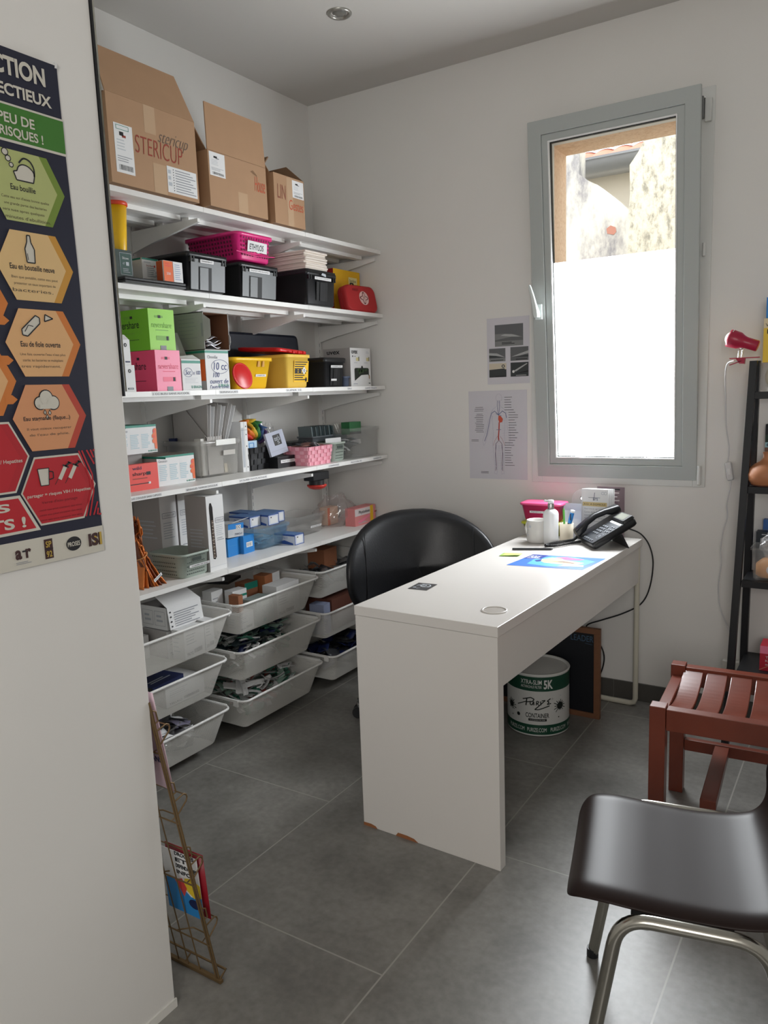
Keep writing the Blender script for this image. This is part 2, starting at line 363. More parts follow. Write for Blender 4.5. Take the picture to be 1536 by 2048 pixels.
b = B(); b.box(-.012, .012, -.022, -.007, 0, .085, PLAST); b.box(-.03, -.014, -.045, -.012, .012, .088, mat('hinge_grey', (110, 112, 112), .4)); b.box(-.05, -.008, -.03, -.01, .083, .09, mat('bright_bead', (0, 0, 0))); ob = b.build('hinge', win, .002); ob.location = (X1-.022, YB-.004, 2.40)
b = B(); b.lathe([(.006, 0), (.006, .05)], PLAST, 10); ob = b.build('hinge', win); ob.location = (SX1+.008, YB-.02, 1.90)
HM = mat('handle_white', (214, 222, 220), .3)
b = B(); b.box(-.016, .016, -.012, 0, -.03, .035, HM)
b.loops([[(x+cx, y+cyy, z) for x, y in rrect(ww, dd, .005, 3)] for cx, cyy, z, ww, dd in ((0, -.03, -.02, .02, .03), (-.001, -.034, .0, .024, .034), (-.006, -.04, .03, .022, .016), (-.012, -.045, .07, .018, .012), (-.02, -.048, .105, .014, .010), (-.023, -.048, .118, .009, .007))], HM)
ob = b.build('handle', sash, .002); ob.location = (SX0+.030, 0, .733)
# ------------------------------------------------------------------ outside
def rough_stone(name, c0, c1, c2, sc, stretch=1):
    m = bpy.data.materials.new(name); m.use_nodes = True; nt = m.node_tree; p = nt.nodes['Principled BSDF']; p.inputs['Roughness'].default_value = .95
    tc = nt.nodes.new('ShaderNodeTexCoord'); mp = nt.nodes.new('ShaderNodeMapping'); mp.inputs['Scale'].default_value = (1, 1, stretch); nt.links.new(tc.outputs['Object'], mp.inputs[0])
    a = nt.nodes.new('ShaderNodeTexNoise'); a.inputs['Scale'].default_value = sc; a.inputs['Detail'].default_value = 8; a.inputs['Roughness'].default_value = .7
    nt.links.new(mp.outputs[0], a.inputs[0]); r = nt.nodes.new('ShaderNodeValToRGB'); e = r.color_ramp.elements
    e[0].position = .36; e[0].color = (*lin(c0), 1); e[1].position = .52; e[1].color = (*lin(c1), 1); k = e.new(.75); k.color = (*lin(c2), 1)
    nt.links.new(a.outputs[0], r.inputs[0]); nt.links.new(r.outputs[0], p.inputs['Base Color'])
    bu = nt.nodes.new('ShaderNodeBump'); bu.inputs['Strength'].default_value = .5; bu.inputs['Distance'].default_value = .02; nt.links.new(a.outputs[0], bu.inputs['Height']); nt.links.new(bu.outputs[0], p.inputs['Normal'])
    return m
PEACH = rough_stone('peach_render', (226, 190, 156), (240, 208, 176), (246, 220, 192), 60)
b = B()
for q in ((WX0-.25, WX0+.005, WZ0-.3, WZ1+.3), (WX1-.005, WX1+.25, WZ0-.3, WZ1+.3), (WX0, WX1, WZ1-.02, WZ1+.3), (WX0, WX1, WZ0-.3, WZ0-.01)): b.box(q[0], q[1], YB+.14, YB+.34, q[2], q[3], PEACH)
struct(b, 'trim_1')
OLD = rough_stone('weathered_render', (140, 138, 140), (206, 203, 194), (228, 224, 214), 5.5, .45)
STONE = rough_stone('roughcast_stone', (150, 147, 134), (214, 208, 190), (228, 223, 204), 26, .5)
CREAM = mat('cream_house_wall', (232, 222, 204), .9, noise=.04, nscale=3)
def slab(b, P, y0, y1, m):
    n = len(P); b.loops([[(x, y1, z) for x, z in P], [(x, y0, z) for x, z in P]], m, smooth=False)
b = B(); slab(b, [(-3.2, 0), (-1.29, 0), (-1.29, 2.40), (-1.36, 2.475), (-1.42, 2.53), (-1.5, 2.60), (-1.56, 2.635), (-1.615, 2.68), (-1.615, 3.3), (-3.2, 3.3)], 4.88, 5.0, OLD); OLDW = solo(b, 'garden_wall', 'weathered pale plaster wall outside the window with sloping broken top', 'wall')
b = B(); b.pg(face((-1.44, 4.879, 2.31), (1, 0, 0), (0, 0, 1)), [(.0, .0), (.04, -.012), (.055, .005), (.05, .03), (.02, .045), (-.005, .03)], mat('bare_brick', (176, 124, 108), .9), .001); ob = b.build('brick_patch', OLDW); ob['label'] = 'bare reddish brick patch'
b = B(); slab(b, [(-1.288, 0), (.9, 0), (.9, 4.0), (-.4, 3.55), (-1.02, 3.06), (-1.17, 2.84), (-1.235, 2.72), (-1.285, 2.655), (-1.28, 2.5), (-1.288, 2.38)], 4.78, 5.3, STONE); solo(b, 'stone_wall', 'tall roughcast stone wall rising to the right outside the window', 'wall')
hs = thing('neighbour_house', 'cream house with clay tile roof and zinc gutter beyond the garden wall', 'house', (-1.7, 5.8, 0))
b = B(); b.box(-1.4, 2.2, .13, 3.5, 0, 3.0, CREAM); b.build('house_wall', hs)
TILE = mat('clay_tile', (196, 126, 104), .8, noise=.1, nscale=8)
b = B(); n = 64
for r_ in range(7):
    y0, z0 = .10+.3*r_, 3.0+.15*r_
    b.grid(lambda u, v, y0=y0, z0=z0: (-1.5+2.06*u, y0+.34*v, z0+.165*v+.018*abs(math.sin(u*46))+.02*(1-v)), 420, 1, TILE)
b.build('tile_roof', hs)
b = B(); b.grid(lambda u, v: (.56+.16*u, .02+2.3*v, 2.99+.9*v+.07*math.sin(PI*u)), 8, 4, TILE); b.build('ridge_tile', hs)
b = B(); b.loops([[(x, .02+.11*math.cos(a), 2.985-.105*math.sin(a)) for a in [PI*i/10 for i in range(11)]] for x in (-1.5, .5)], mat('zinc', (150, 152, 154), .35, metal=.6), False, False, closed=False); b.box(-1.5, .5, -.095, -.088, 2.98, 2.997, mat('zinc', (0, 0, 0))); b.build('gutter', hs)
b = B(); b.box(-6, 4, YB+.34, 11, -.3, -.1, mat('yard_ground', (190, 186, 176), .9)); b.ms and struct(b, 'yard_ground')
# ================================================================== wall shelving
SX, SD, ST_ = -2.13, .385, .018
ZS = {1: 2.1065, 2: 1.7997, 3: 1.4443, 4: 1.0931, 5: .7454}
JY = [1.576, 2.1825, 2.7885, 3.3947]
ORD = {1: 'top', 2: 'second', 3: 'third', 4: 'fourth', 5: 'lowest'}
BAYN = ['in the bay behind the poster wall', 'in the middle bay', 'in the bay beside the window wall']
EDGE = {(3, 0): [(.30, .47, '1 CC BLEU SANS ALCOOL'), ], (3, 1): [(.02, .12, 'SERINGUES'), (.42, .52, 'SUPER 10')], (3, 2): [(.27, .3, 'EAU'), (.42, .52, 'GANTS TAILLE S')],
        (4, 0): [(.14, .30, 'AIGUILLES COULEUR SANS CUPULES'), (.42, .58, 'SERINGUES TAMPON DOULEUR')], (4, 1): [(.10, .26, 'ET SUPER FILM PLASTIQUE')], (4, 2): [(.09, .17, 'COMPRESSES'), (.27, .36, 'ALCOOL 70'), (.47, .54, 'GARROTS')]}
def board(lv, bay):
    b = B(); L = JY[bay+1]-JY[bay]-.0015
    b.box(0, L, 0, SD, -ST_, 0, SHELFW)
    for y in (.10, .24): b.box(.02, L-.02, y, y+.035, -ST_-.016, -ST_, SHELFW)
    f = front()
    for u0, u1, s in EDGE.get((lv, bay), []):
        if u1 > L-.005: u0, u1 = u0-(u1-L+.01), L-.01
        b.rect(f, u0-.004, u1+.004, -.0155, -.0025, WPAPER, .0004); b.text(f, s, u0, u1, -.0125, -.006, INK, .0008)
    lab = f'white shelf board, {ORD[lv]} of five levels, {BAYN[bay]}'
    o = solo(b, 'shelf_board', lab, 'shelf', (SX, JY[bay], ZS[lv]), PI/2, 'white boards of the wall shelving'); return o
for lv in ZS:
    for bay in range(3): board(lv, bay)
UPN = ['beside the poster wall', 'between first and middle bays', 'between middle and last bays', 'next to the window wall']
for k, y in enumerate(JY):
    y = min(y, YB-.02)
    t = thing('wall_upright', f'white slotted wall upright {UPN[k]} with shelf brackets', 'shelf upright', (XL, y, 0), 0, 'uprights of the wall shelving')
    b = B(); b.box(0, .022, -.0125, .0125, .02, 2.17, SHELFW)
    for i in range(66): b.box(.0215, .0224, -.006, -.003, .06+i*.032, .078+i*.032, GREYINK); 
    b.build('rail', t)
    for lv, z in ZS.items():
        b = B(); P = [(.02, z-ST_-.017), (.385, z-ST_-.017), (.385, z-ST_-.03), (.13, z-ST_-.075), (.02, z-ST_-.10)]
        b.loops([[(x, s*.006, zz) for x, zz in P] for s in (-1, 1)], SHELFW, smooth=False); b.build('bracket', t)
# ------------------------------------------------------------------ wire drawers
def basket(bay, row, xf, label):
    z = {0: .586, 1: .388, 2: .183}[row]; W, D, HH = .546, .385, .138
    yc = (JY[bay]+JY[bay+1])/2; t = thing('mesh_basket', label, 'basket', (xf, yc-W/2, z-HH), PI/2, 'white mesh baskets under the shelves')
    def lp(g, zz, r=.03): return [(x, y, zz) for x, y in rrect(W-2*g, D-2*g, r, 5, W/2, D/2)]
    b = B(); b.loops([lp(.052, 0, .02), lp(.046, .006, .025), lp(.006, HH)], MESHW, True, False); b.build('mesh', t)
    b = B(); P = [(x, y, HH) for x, y in rrect(W, D, .032, 6, W/2, D/2)]; b.tube(P, .0055, WHITE, 8, True); b.build('rim', t)
    for x in (-.008, W+.001):
        b = B(); b.box(x, x+.007, .03, D, HH-.004, HH+.006, WHITE); b.box(x, x+.007, .03, .055, HH-.022, HH-.004, WHITE); b.build('runner', t)
    return t
RW = ['topmost', 'middle', 'bottom']
CN = {(0, 0): 'holding white cartons', (0, 1): 'holding a dark blue box', (0, 2): 'holding clear sachets', (1, 0): 'holding small medicine boxes', (1, 1): 'heaped with green packets', (1, 2): 'full of syringe packets',
      (2, 0): 'with brown carton inside', (2, 1): 'with brown packet inside', (2, 2): 'with black things inside'}
XFB = {(0, 0): -2.085, (0, 1): -2.128, (0, 2): -2.134, (1, 0): -2.12, (1, 1): -2.12, (1, 2): -2.118, (2, 0): -2.157, (2, 1): -2.14, (2, 2): -2.105}
for bay in range(3):
    for row in range(3):
        pos = ['under the bay by the poster wall', 'under the middle bay', 'under the bay behind the desk'][bay]
        basket(bay, row, XFB[bay, row], f'{RW[row]} white mesh basket {pos}, {CN[bay, row]}')
# ================================================================== things on the shelves
Q = PI/2
def block(b, w, d, h, m, side=None, top=None):
    s = side or m; t = top or m
    b.add([(0, 0, 0), (w, 0, 0), (w, 0, h), (0, 0, h)], [(0, 1, 2, 3)], m)
    b.add([(0, d, 0), (0, 0, 0), (0, 0, h), (0, d, h)], [(0, 1, 2, 3)], s); b.add([(w, 0, 0), (w, d, 0), (w, d, h), (w, 0, h)], [(0, 1, 2, 3)], s)
    b.add([(0, 0, h), (w, 0, h), (w, d, h), (0, d, h)], [(0, 1, 2, 3)], t); b.add([(0, d, 0), (w, d, 0), (w, 0, 0), (0, 0, 0)], [(0, 1, 2, 3)], s); b.add([(w, d, 0), (0, d, 0), (0, d, h), (w, d, h)], [(0, 1, 2, 3)], s)
def carton(name, label, cat, x, y, z, w, d, h, m, deco=None, group=None, rz=0, side=None, top=None):
    b = B(); block(b, w, d, h, m, side, top)
    if deco: deco(b, front(), leftf(d), topf(h))
    return solo(b, name, label, cat, (x, y, z), Q+rz, group)
def hollow(b, w, d, h, m, inn, t=.004):
    b.box(0, w, 0, t, 0, h, m); b.box(0, w, d-t, d, 0, h, m); b.box(0, t, t, d-t, 0, h, m); b.box(w-t, w, t, d-t, 0, h, m); b.box(t, w-t, t, d-t, 0, t, inn)
    for q in ((t, w-t, t, t+.0005), (t, w-t, d-t-.0005, d-t)): b.box(q[0], q[1], q[2], q[3], t, h-.001, inn)
    for q in ((t, t+.0005), (w-t-.0005, w-t)): b.box(q[0], q[1], t, d-t, t, h-.001, inn)
def flap(parent, P, m, name='flap', t=.004):
    """P: four points, hinge edge first"""
    a, c, d, e = [Vector(p) for p in P]; n = (c-a).cross(e-a).normalized()*t/2
    b = B(); b.hexa([a-n, c-n, c+n, a+n, e-n, d-n, d+n, e+n], m); return b.build(name, parent)
def shiplabel(b, f, u0, u1, v0, v1, big=False, seed=2):
    b.rect(f, u0, u1, v0, v1, WPAPER, .0006); w, h = u1-u0, v1-v0; F = lambda u, v, l=0: f(u0+w*u, v0+h*v, l)
    b.bars(f, u0+w*.15, u0+w*.9, v0+h*.06, v0+h*.17, INK, seed)
    b.rows(F, .1, .9, .22, .36, 3, GREYINK, .35, seed); b.rows(F, .12, .6, .45, .7, 4, LGREY, .3, seed+1)
    b.rect(F, .28, .5, .76, .84, INK, .001); b.rect(F, .42, .62, .73, .78, REDINK if big else GREYINK, .001)
    if big: b.line(F, [(.12, .88), (.8, .88), (.8, .97), (.12, .97), (.12, .88)], .004/1, TEAL, .001) if False else [b.rect(F, *q, TEAL, .001) for q in ((.12, .8, .88, .89), (.12, .8, .96, .97), (.12, .14, .88, .97), (.78, .8, .88, .97))]
# ---- three brown cartons on the top shelf
z = ZS[1]
t = thing('cardboard_box', 'large open brown carton with red handwriting on the top shelf', 'cardboard box', (-2.098, 1.752, z), Q, 'brown cartons on the top shelf')
w, d, h = .380, .36, .272
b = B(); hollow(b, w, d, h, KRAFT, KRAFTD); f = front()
shiplabel(b, f, .022, .096, .035, .185, True); b.rect(f, .235, .372, .012, .098, WPAPER, .0006)
for i in range(9): b.rect(f, .272, .366-.012*(i % 3), .019+i*.0085, .0222+i*.0085, GREYINK, .0009); b.disc(f, .2635, .021+i*.0085, .002, INK, .0009, 8)
b.rows(f, .239, .256, .03, .09, 3, LGREY, .6)
b.text(f, 'STERICUP', .105, .312, .112, .168, REDINK, .0008, bold=-.012, shear=.1); b.text(f, 'stericup', .205, .342, .154, .204, PENCIL, .001, bold=-.012, shear=.6)
b.rect(f, .150, .198, .185, h, TAPE, .0004); b.rect(f, .175, .232, .0, .095, TAPE, .0004); b.build('body', t)
flap(t, [(0, .002, h), (w, .002, h), (w-.035, .05, h+.152), (0, .05, h+.152)], KRAFT)
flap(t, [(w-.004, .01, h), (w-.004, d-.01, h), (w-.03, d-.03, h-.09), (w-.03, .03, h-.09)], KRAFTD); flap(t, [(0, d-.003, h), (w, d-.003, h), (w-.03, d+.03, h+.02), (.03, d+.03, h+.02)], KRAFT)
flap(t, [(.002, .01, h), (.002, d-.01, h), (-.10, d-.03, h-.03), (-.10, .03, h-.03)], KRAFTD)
t = thing('cardboard_box', 'open brown carton with tall front flap, middle one on the top shelf', 'cardboard box', (-2.09, 2.181, z), Q, 'brown cartons on the top shelf')
w, d, h = .317, .34, .195
b = B(); hollow(b, w, d, h, KRAFT, KRAFTD); f = front(); shiplabel(b, f, .006, .086, .108, .19)
b.rect(f, .150, .202, -.0, .075, TAPE, .0004); b.text(f, 'House', .246, .308, .095, .150, mat('orange_marker', (190, 90, 62), .6), .0008, shear=.3)
b.pg(f, [(.228, .163), (.262, .150), (.262, .156), (.24, .17)], KRAFTD, .001); b.rect(f, 0, w, h-.0022, h-.0008, KRAFTD, .0006); b.build('body', t)
flap(t, [(0, .002, h), (w, .002, h), (w, .012, h+.165), (.008, .012, h+.165)], KRAFT)
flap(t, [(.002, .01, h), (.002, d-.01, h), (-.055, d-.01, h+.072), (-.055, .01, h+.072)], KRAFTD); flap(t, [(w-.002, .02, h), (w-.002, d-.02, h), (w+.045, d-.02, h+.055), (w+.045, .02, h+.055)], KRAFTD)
t = thing('cardboard_box', 'smallest brown carton with open flap at the window end of the top shelf', 'cardboard box', (-2.10, 2.556, z), Q, 'brown cartons on the top shelf')
w, d, h = .196, .28, .195
b = B(); hollow(b, w, d, h, KRAFT, KRAFTD); f = front(); shiplabel(b, f, .118, .192, .118, .187)
b.rect(f, .082, .120, 0, h-.004, TAPE, .0004); b.text(f, 'LIN', .02, .074, .10, .155, mat('brown_marker', (140, 84, 66), .6), .0008, shear=.1); b.text(f, 'Gestes', .092, .186, .066, .106, mat('orange_marker', (0, 0, 0)), .0009, shear=.1); b.build('body', t)
flap(t, [(0, d-.004, h), (w, d-.004, h), (w-.045, d-.015, h+.075), (.025, d-.015, h+.075)], KRAFT); flap(t, [(w-.003, .0, h), (w-.003, d-.02, h), (w-.01, d-.04, h+.07), (w-.01, .08, h+.07)], KRAFTD)
flap(t, [(.002, .02, h), (.002, d-.02, h), (-.01, d-.02, h+.06), (-.01, .05, h+.06)], KRAFT)
# ---- second shelf
z = ZS[2]
t = thing('laptop', 'flat closed black laptop under small boxes on the second shelf', 'laptop', (-2.105, 1.775, z), Q)
b = B(); b.box(0, .27, 0, .24, 0, .010, BLACKP); b.build('base', t, .003); b = B(); b.box(0, .27, 0, .24, .0105, .020, BLACKP); b.build('lid', t, .003)
def d_(b, f, l, t_):
    b.rect(f, .018, .066, .012, .082, mat('dark_green_print', (40, 74, 66), .5), .0006); b.line(f, [(.018, .012), (.066, .012), (.066, .082), (.018, .082), (.018, .012)], .0012, LGREY, .0009)
    b.text(f, 'Silicone', .028, .054, .062, .070, WPAPER, .001); b.text(f, '47', .028, .037, .044, .052, LGREY, .001); b.rect(f, .042, .054, .042, .054, LGREY, .001); b.rows(f, .028, .058, .018, .034, 3, GREYINK)
carton('box', 'dark green box on the black laptop, nearest the poster wall', 'box', -2.155, 1.785, z+.021, .07, .10, .092, mat('dark_green_card', (46, 62, 56), .5), d_, 'boxes on the laptop')
def d_(b, f, l, t_):
    b.rect(f, 0, .072, .078, .084, TEAL, .0006); b.rect(l, 0, .05, .078, .084, TEAL, .0006); b.rows(f, .02, .058, .02, .054, 5, GREYINK, .35); b.text(f, 'Sterilium', .018, .05, .056, .062, REDINK); b.rect(f, .052, .058, .055, .062, RED); b.rows(f, .008, .04, .066, .074, 1, LGREY)
    b.disc(f, .06, .026, .004, LGREY); b.disc(f, .06, .038, .004, LGREY)
carton('box', 'white box with teal top band on the black laptop', 'box', -2.185, 1.922, z+.021, .073, .055, .084, WPAPER, d_, 'boxes on the laptop')
def d_(b, f, l, t_):
    b.rect(f, 0, .042, 0, .068, ORANGE, .0006); b.rect(f, .042, .0435, 0, .068, INK, .0008); b.rect(l, 0, .03, 0, .068, mat('dark_orange_print', (176, 80, 40), .5), .0006); b.text(f, '250', .012, .03, .022, .03, WPAPER); b.rows(f, .006, .034, .048, .062, 2, CORAL); b.rows(f, .05, .08, .006, .062, 8, mat('blue_grey_print', (140, 156, 190), .6), .3)
carton('box', 'orange and white box at the end of the black laptop', 'box', -2.108, 1.948, z+.021, .087, .035, .069, WPAPER, d_, 'boxes on the laptop')
t = thing('sharps_container', 'tall yellow sharps cup with red rim on the dark green box', 'sharps container', (-2.205, 1.845, z+.113))
b = B(); b.lathe([(.024, 0), (.0255, .004), (.036, .155), (.033, .155), (.023, .01)], YELLOW, 28); b.build('body', t)
b = B(); b.lathe([(.033, .150), (.039, .150), (.040, .158), (.038, .163), (.030, .161)], mat('orange_red_plastic', (214, 70, 40), .35), 28); b.build('rim', t)
def crate(x, y, z, w, d, h, label, lid=False, panel=True, txt=None, lab=None):
    t = thing('storage_crate', label, 'storage box', (x, y, z), Q, 'black crates on the second shelf')
    b = B(); tub(b, w, d, h, .012, BLACKP, .012, .004, .007, .016)
    f = face((0, .0125, 0), (1, 0, 0), (0, -.012/h, 1)); F = f
    if panel:
        b.rect(F, .016, w-.016, .004, h-.022, GREYPANEL, .0012); b.rect(F, .055, .128 if w > .21 else .118, .004, h-.047, mat('recess_shade', (10, 10, 12), .6), .003); b.rect(F, .058, .1, .004, h-.05, GREYPANEL, .0045)  # flat blacker patch paints the shade of a recess
    for u in (.012, .026, w-.034, w-.02): b.box(u, u+.007, -.001, .012, h-.034, h-.014, BLACKP)
    b.build('body', t)
    if lab: b = B(); b.rect(F, lab[0], lab[1], lab[2], lab[2]+.012, WPAPER, .006); b.text(F, txt, lab[0]+.006, lab[1]-.006, lab[2]+.0035, lab[2]+.0085, INK, .0064); b.build('label', t)
    if lid: b = B(); b.loops([[(xx, yy, zz) for xx, yy in rrect(w-.004-g*2, d-.004-g*2, .012, 4, w/2, d/2)] for g, zz in ((0, h), (0, h+.008), (.006, h+.010))], BLACKP); b.build('lid', t)
    return t
crate(-2.092, 2.049, z, .205, .36, .132, 'black crate with grey front panel, first of three on the second shelf', txt='PANSEMENTS', lab=(.058, .125, .098))
crate(-2.108, 2.336, z, .232, .36, .13, 'black crate with grey front panel under the pink basket', txt='COUVERTURES DE SURVIE', lab=(.05, .17, .098))
t = crate(-2.095, 2.738, z, .222, .36, .14, 'black lidded crate under the stack of white bags', True, False, 'JEUX TROUS DE PREVENTION', (.052, .172, .108))
b = B(); f = face((0, .0125, 0), (1, 0, 0), (0, -.012/.14, 1)); b.rect(f, .07, .15, .02, .1, mat('recess_shade', (0, 0, 0)), .003); b.rect(f, .092, .128, .02, .098, BLACKP, .006); b.pg(f, [(.09, .128), (.125, .122), (.122, .134), (.098, .137)], LGREY, .012); b.build('handle', t)
# pink basket
t = thing('plastic_basket', 'pink plastic basket with handwritten tag on top of the black crates', 'basket', (-2.128, 2.352, z+.147), Q)
w, d, h = .226, .30, .104; b = B(); tub(b, w, d, h, .016, PINKB, .03, .003, .009, .012)
PH = mat('pink_hole_shade', (92, 18, 52), .7); f = face((0, .0165, 0), (1, 0, 0), (0, -.016/h, 1)); l = face((.0165, d, 0), (0, -1, 0), (-.016/h, 0, 1))  # dark quads in place of holes; their shade is painted
for r_ in range(5):
    for i in range(11):
        if i not in (5,): b.rect(f, .036+i*.0148, .0425+i*.0148, .018+r_*.0155, .0265+r_*.0155, PH, .001)
    for i in range(15): b.rect(l, .03+i*.016, .038+i*.016, .018+r_*.0155, .0265+r_*.0155, PH, .001)
b.build('body', t)
b = B(); b.pg(f, [(.062, .035), (.112, .038), (.125, .034), (.140, .037), (.178, .036), (.176, .075), (.062, .077)], WPAPER, .004); b.text(f, 'ETHYLOS', .074, .156, .044, .066, INK, .0046, bold=.012); b.build('tag', t)
b = B(); b.tube([f(.0, .03, .004), f(.113, .022, .004), f(.226, .03, .004)], .0022, PINKB, 6); b.build('band', t)
# stack of folded white bags
R = random.Random(5)
for i in range(9):
    b = B(); w, d = .16+R.uniform(-.006, .006), .30
    L = []
    for k, (g, zz) in enumerate(((.004, 0), (0, .0025), (0, .006), (.004, .0082))): L.append([(x+.002*math.sin(20*y+i), y, zz+.0012*math.sin(9*x*10+i)) for x, y in rrect(w-g, d-g, .006, 2, w/2, d/2)])
    b.loops(L, mat('cream_white_bag', (226, 216, 206), .7))
    solo(b, 'paper_bag', 'folded white bag in the pile on the black lidded crate', 'bag', (-2.10-R.uniform(0, .012), 2.742+R.uniform(0, .008), z+.1505+i*.0085), Q, 'folded white bags')
def d_(b, f, l, t_):
    b.rect(f, .128, .202, .150, .182, mat('cream_label', (236, 224, 160), .7), .0006); b.text(f, 'Steribox', .136, .194, .159, .173, INK); b.disc(f, .118, .128, .009, INK)
carton('box', 'yellow box with red side at the window end of the second shelf', 'box', -2.255, 3.155, z, .228, .12, .212, mat('yellow_card', (240, 186, 20), .5), d_, None, 0, mat('red_card', (170, 30, 26), .5))
# first aid pouch
t = thing('first_aid_case', 'red zipped first aid pouch leaning on the yellow box', 'first aid kit', (-2.148, 3.125, z), Q-.12)
M0 = Matrix.Rotation(-.22, 4, 'X'); b = B(); b.T = M0
def lp(g, y, w=.225, h=.132): return [(x, y, zz) for x, zz in rrect(w-2*g, h-2*g, .034, 6, w/2, h/2+.002)]
b.loops([lp(.008, 0), lp(.002, .004), lp(0, .016), lp(0, .028)], REDCASE); b.loops([lp(0, .031), lp(0, .046), lp(.004, .055), lp(.012, .058)], REDCASE); b.build('pouch', t)
b = B(); b.T = M0; b.loops([lp(.003, .0275), lp(.003, .0315)], mat('pale_zip', (200, 150, 150), .6)); b.build('zip', t)
b = B(); b.T = M0; f = face((0, 0, .002), (1, 0, 0), (0, 0, 1)); b.disc(f, .128, .068, .034, mat('pale_pink_print', (228, 188, 182), .6), .001, 28)
DK = mat('maroon_print', (96, 20, 22), .6)
for q in ((.006, .026), (.026, .006)):
    b.pg(f, [(.128+q[0]*math.cos(a)+.006*math.cos(a) if 0 else .128+(q[0]+.005)*math.cos(a), .068+(q[1]+.005)*math.sin(a)) for a in [2*PI*k/16 for k in range(16)]], DK, .0016)
for q in ((.006, .023), (.023, .006)): b.pg(f, [(.128+(q[0]+.002)*math.cos(a), .068+(q[1]+.002)*math.sin(a)) for a in [2*PI*k/16 for k in range(16)]], mat('pale_pink_print', (0, 0, 0)), .0022)
b.text(f, 'FIRST', .055, .098, .100, .112, DK, .001); b.build('emblem', t)
b = B(); b.T = M0; b.tube([(.07, .02, .134), (.074, .02, .146), (.09, .02, .146), (.094, .02, .134)], .004, BLACKP, 6); b.build('loop', t)
# ---- third shelf
z = ZS[3]
def d_(b, f, l, t_):
    b.disc(f, .024, .070, .0065, INK); b.text(f, 'e', .0215, .0265, .0668, .0732, WPAPER, .0012); b.rect(f, .012, .036, .008, .014, INK); b.rect(f, .014, .034, .0095, .0125, LGREY, .0012)
carton('box', 'lower of two small white boxes with black round logo', 'box', -2.145, 1.772, z, .046, .10, .09, WPAPER, d_, 'small white boxes by the poster wall')
t = thing('box', 'upper of two small white boxes, lid flap half open', 'box', (-2.15, 1.772, z+.0905), Q, 'small white boxes by the poster wall')
b = B(); block(b, .038, .09, .084, WPAPER); f = front(); b.disc(f, .019, .066, .0065, INK); b.text(f, 'e', .0165, .0215, .0628, .0692, WPAPER, .0012); b.rect(f, .014, .034, .008, .013, NAVY); b.build('body', t)
flap(t, [(.0, .002, .084), (.038, .002, .084), (.034, .02, .101), (.004, .02, .101)], WPAPER, t=.001)
def share(m2):
    def d_(b, f, l, t_):
        b.rect(f, .028, .066, .112, .120, m2); b.rect(f, .043, .055, .111, .121, INK, .0012); b.text(f, 'nevershare', .012, .104, .078, .098, m2, .001, bold=-.008); b.rows(f, .03, .09, .066, .073, 1, m2)
        b.rect(f, .03, .09, .034, .05, m2); b.rect(f, .076, .086, .035, .049, INK, .001); b.rect(f, .046, .073, .0, .016, GREYINK, .001)
        b.text(l, 'nevershare', .02, .15, .078, .104, INK, .001); b.rect(l, .105, .118, .112, .121, INK); b.rect(l, .075, .10, .112, .121, m2); b.rows(l, .03, .13, .058, .064, 1, m2); b.rows(l, .05, .15, .034, .042, 1, INK, .2)
    return d_
carton('box', 'pink box under the lime green box on the third shelf', 'box', -2.152, 1.918, z, .115, .20, .144, PINKL, share(PINKC), 'stacked coloured boxes', 0, PINKC, PINKL)
carton('box', 'lime green box standing on the pink box', 'box', -2.17, 1.917, z+.145, .118, .20, .143, GREENB, share(GREEND), 'stacked coloured boxes', 0, mat('lime_card_side', (112, 180, 34), .45))
# syringe boxes
t = thing('syringe_box', 'white syringe box marked 5cc with torn open grey lid', 'box', (-2.15, 2.037, z), Q)
w, d, h = .094, .15, .113; b = B(); hollow(b, w, d, h, WPAPER, mat('grey_board', (170, 170, 168), .8), .003); f = front(); b.rect(f, 0, w, h-.014, h-.004, TEAL, .0006)
b.ring(f, .03, .066, .021, .0012, BLUEINK, .001, 20, .016); b.text(f, '5cc', .016, .044, .058, .075, BLUEINK, .001, shear=.2); b.text(f, 'x 100', .054, .09, .058, .072, BLUEINK, .001, shear=.2); b.rows(f, .012, .08, .026, .048, 4, LGREY, .2); b.text(f, 'B BRAUN', .042, .093, .008, .018, TEAL, .001, bold=.015); b.build('body', t)
flap(t, [(0, .06, h-.01), (w+.002, .06, h-.01), (w, .11, h+.105), (-.004, .11, h+.105)], mat('grey_board', (0, 0, 0)), t=.003); flap(t, [(0, .002, h), (w, .002, h), (w-.008, .03, h+.018), (.02, .03, h+.012)], WPAPER, t=.002)
b = B(); b.box(.0, .012, .112, .116, h-.02, h+.075, ORANGE); b.build('orange_strip', t)
t = thing('syringe_box', 'white syringe box marked 10cc with orange side band', 'box', (-2.152, 2.160, z), Q)
w, d, h = .125, .11, .15; b = B(); block(b, w, d, h, WPAPER, mat('grey_board', (0, 0, 0))); f = front(); l = leftf(d)
b.rect(f, 0, w, h-.011, h-.002, TEAL); b.rect(l, 0, d, h-.011, h-.002, TEAL); b.rect(l, d-.035, d-.002, .035, .115, ORANGE); b.text(f, 'Omnifix', .012, .066, .118, .130, GREYINK, .001)
b.ring(f, .076, .088, .046, .0014, BLUEINK, .001, 26, .026); b.text(f, '10 cc', .042, .112, .076, .104, BLUEINK, .001, shear=.15); b.text(f, '100', .036, .07, .048, .066, BLUEINK, .001, shear=.2); b.text(f, 'ouvert de', .018, .116, .024, .042, BLUEINK, .001, shear=.2); b.text(f, "l'autre cote", .016, .118, .006, .019, BLUEINK, .0012, shear=.2); b.text(f, 'B BRAUN', .062, .118, .011, .022, TEAL, .001, bold=.015); b.build('body', t)
t = thing('open_box', 'grey box lying open at the front, showing brown inside and foil packs', 'box', (-2.162, 2.172, z+.151), Q)
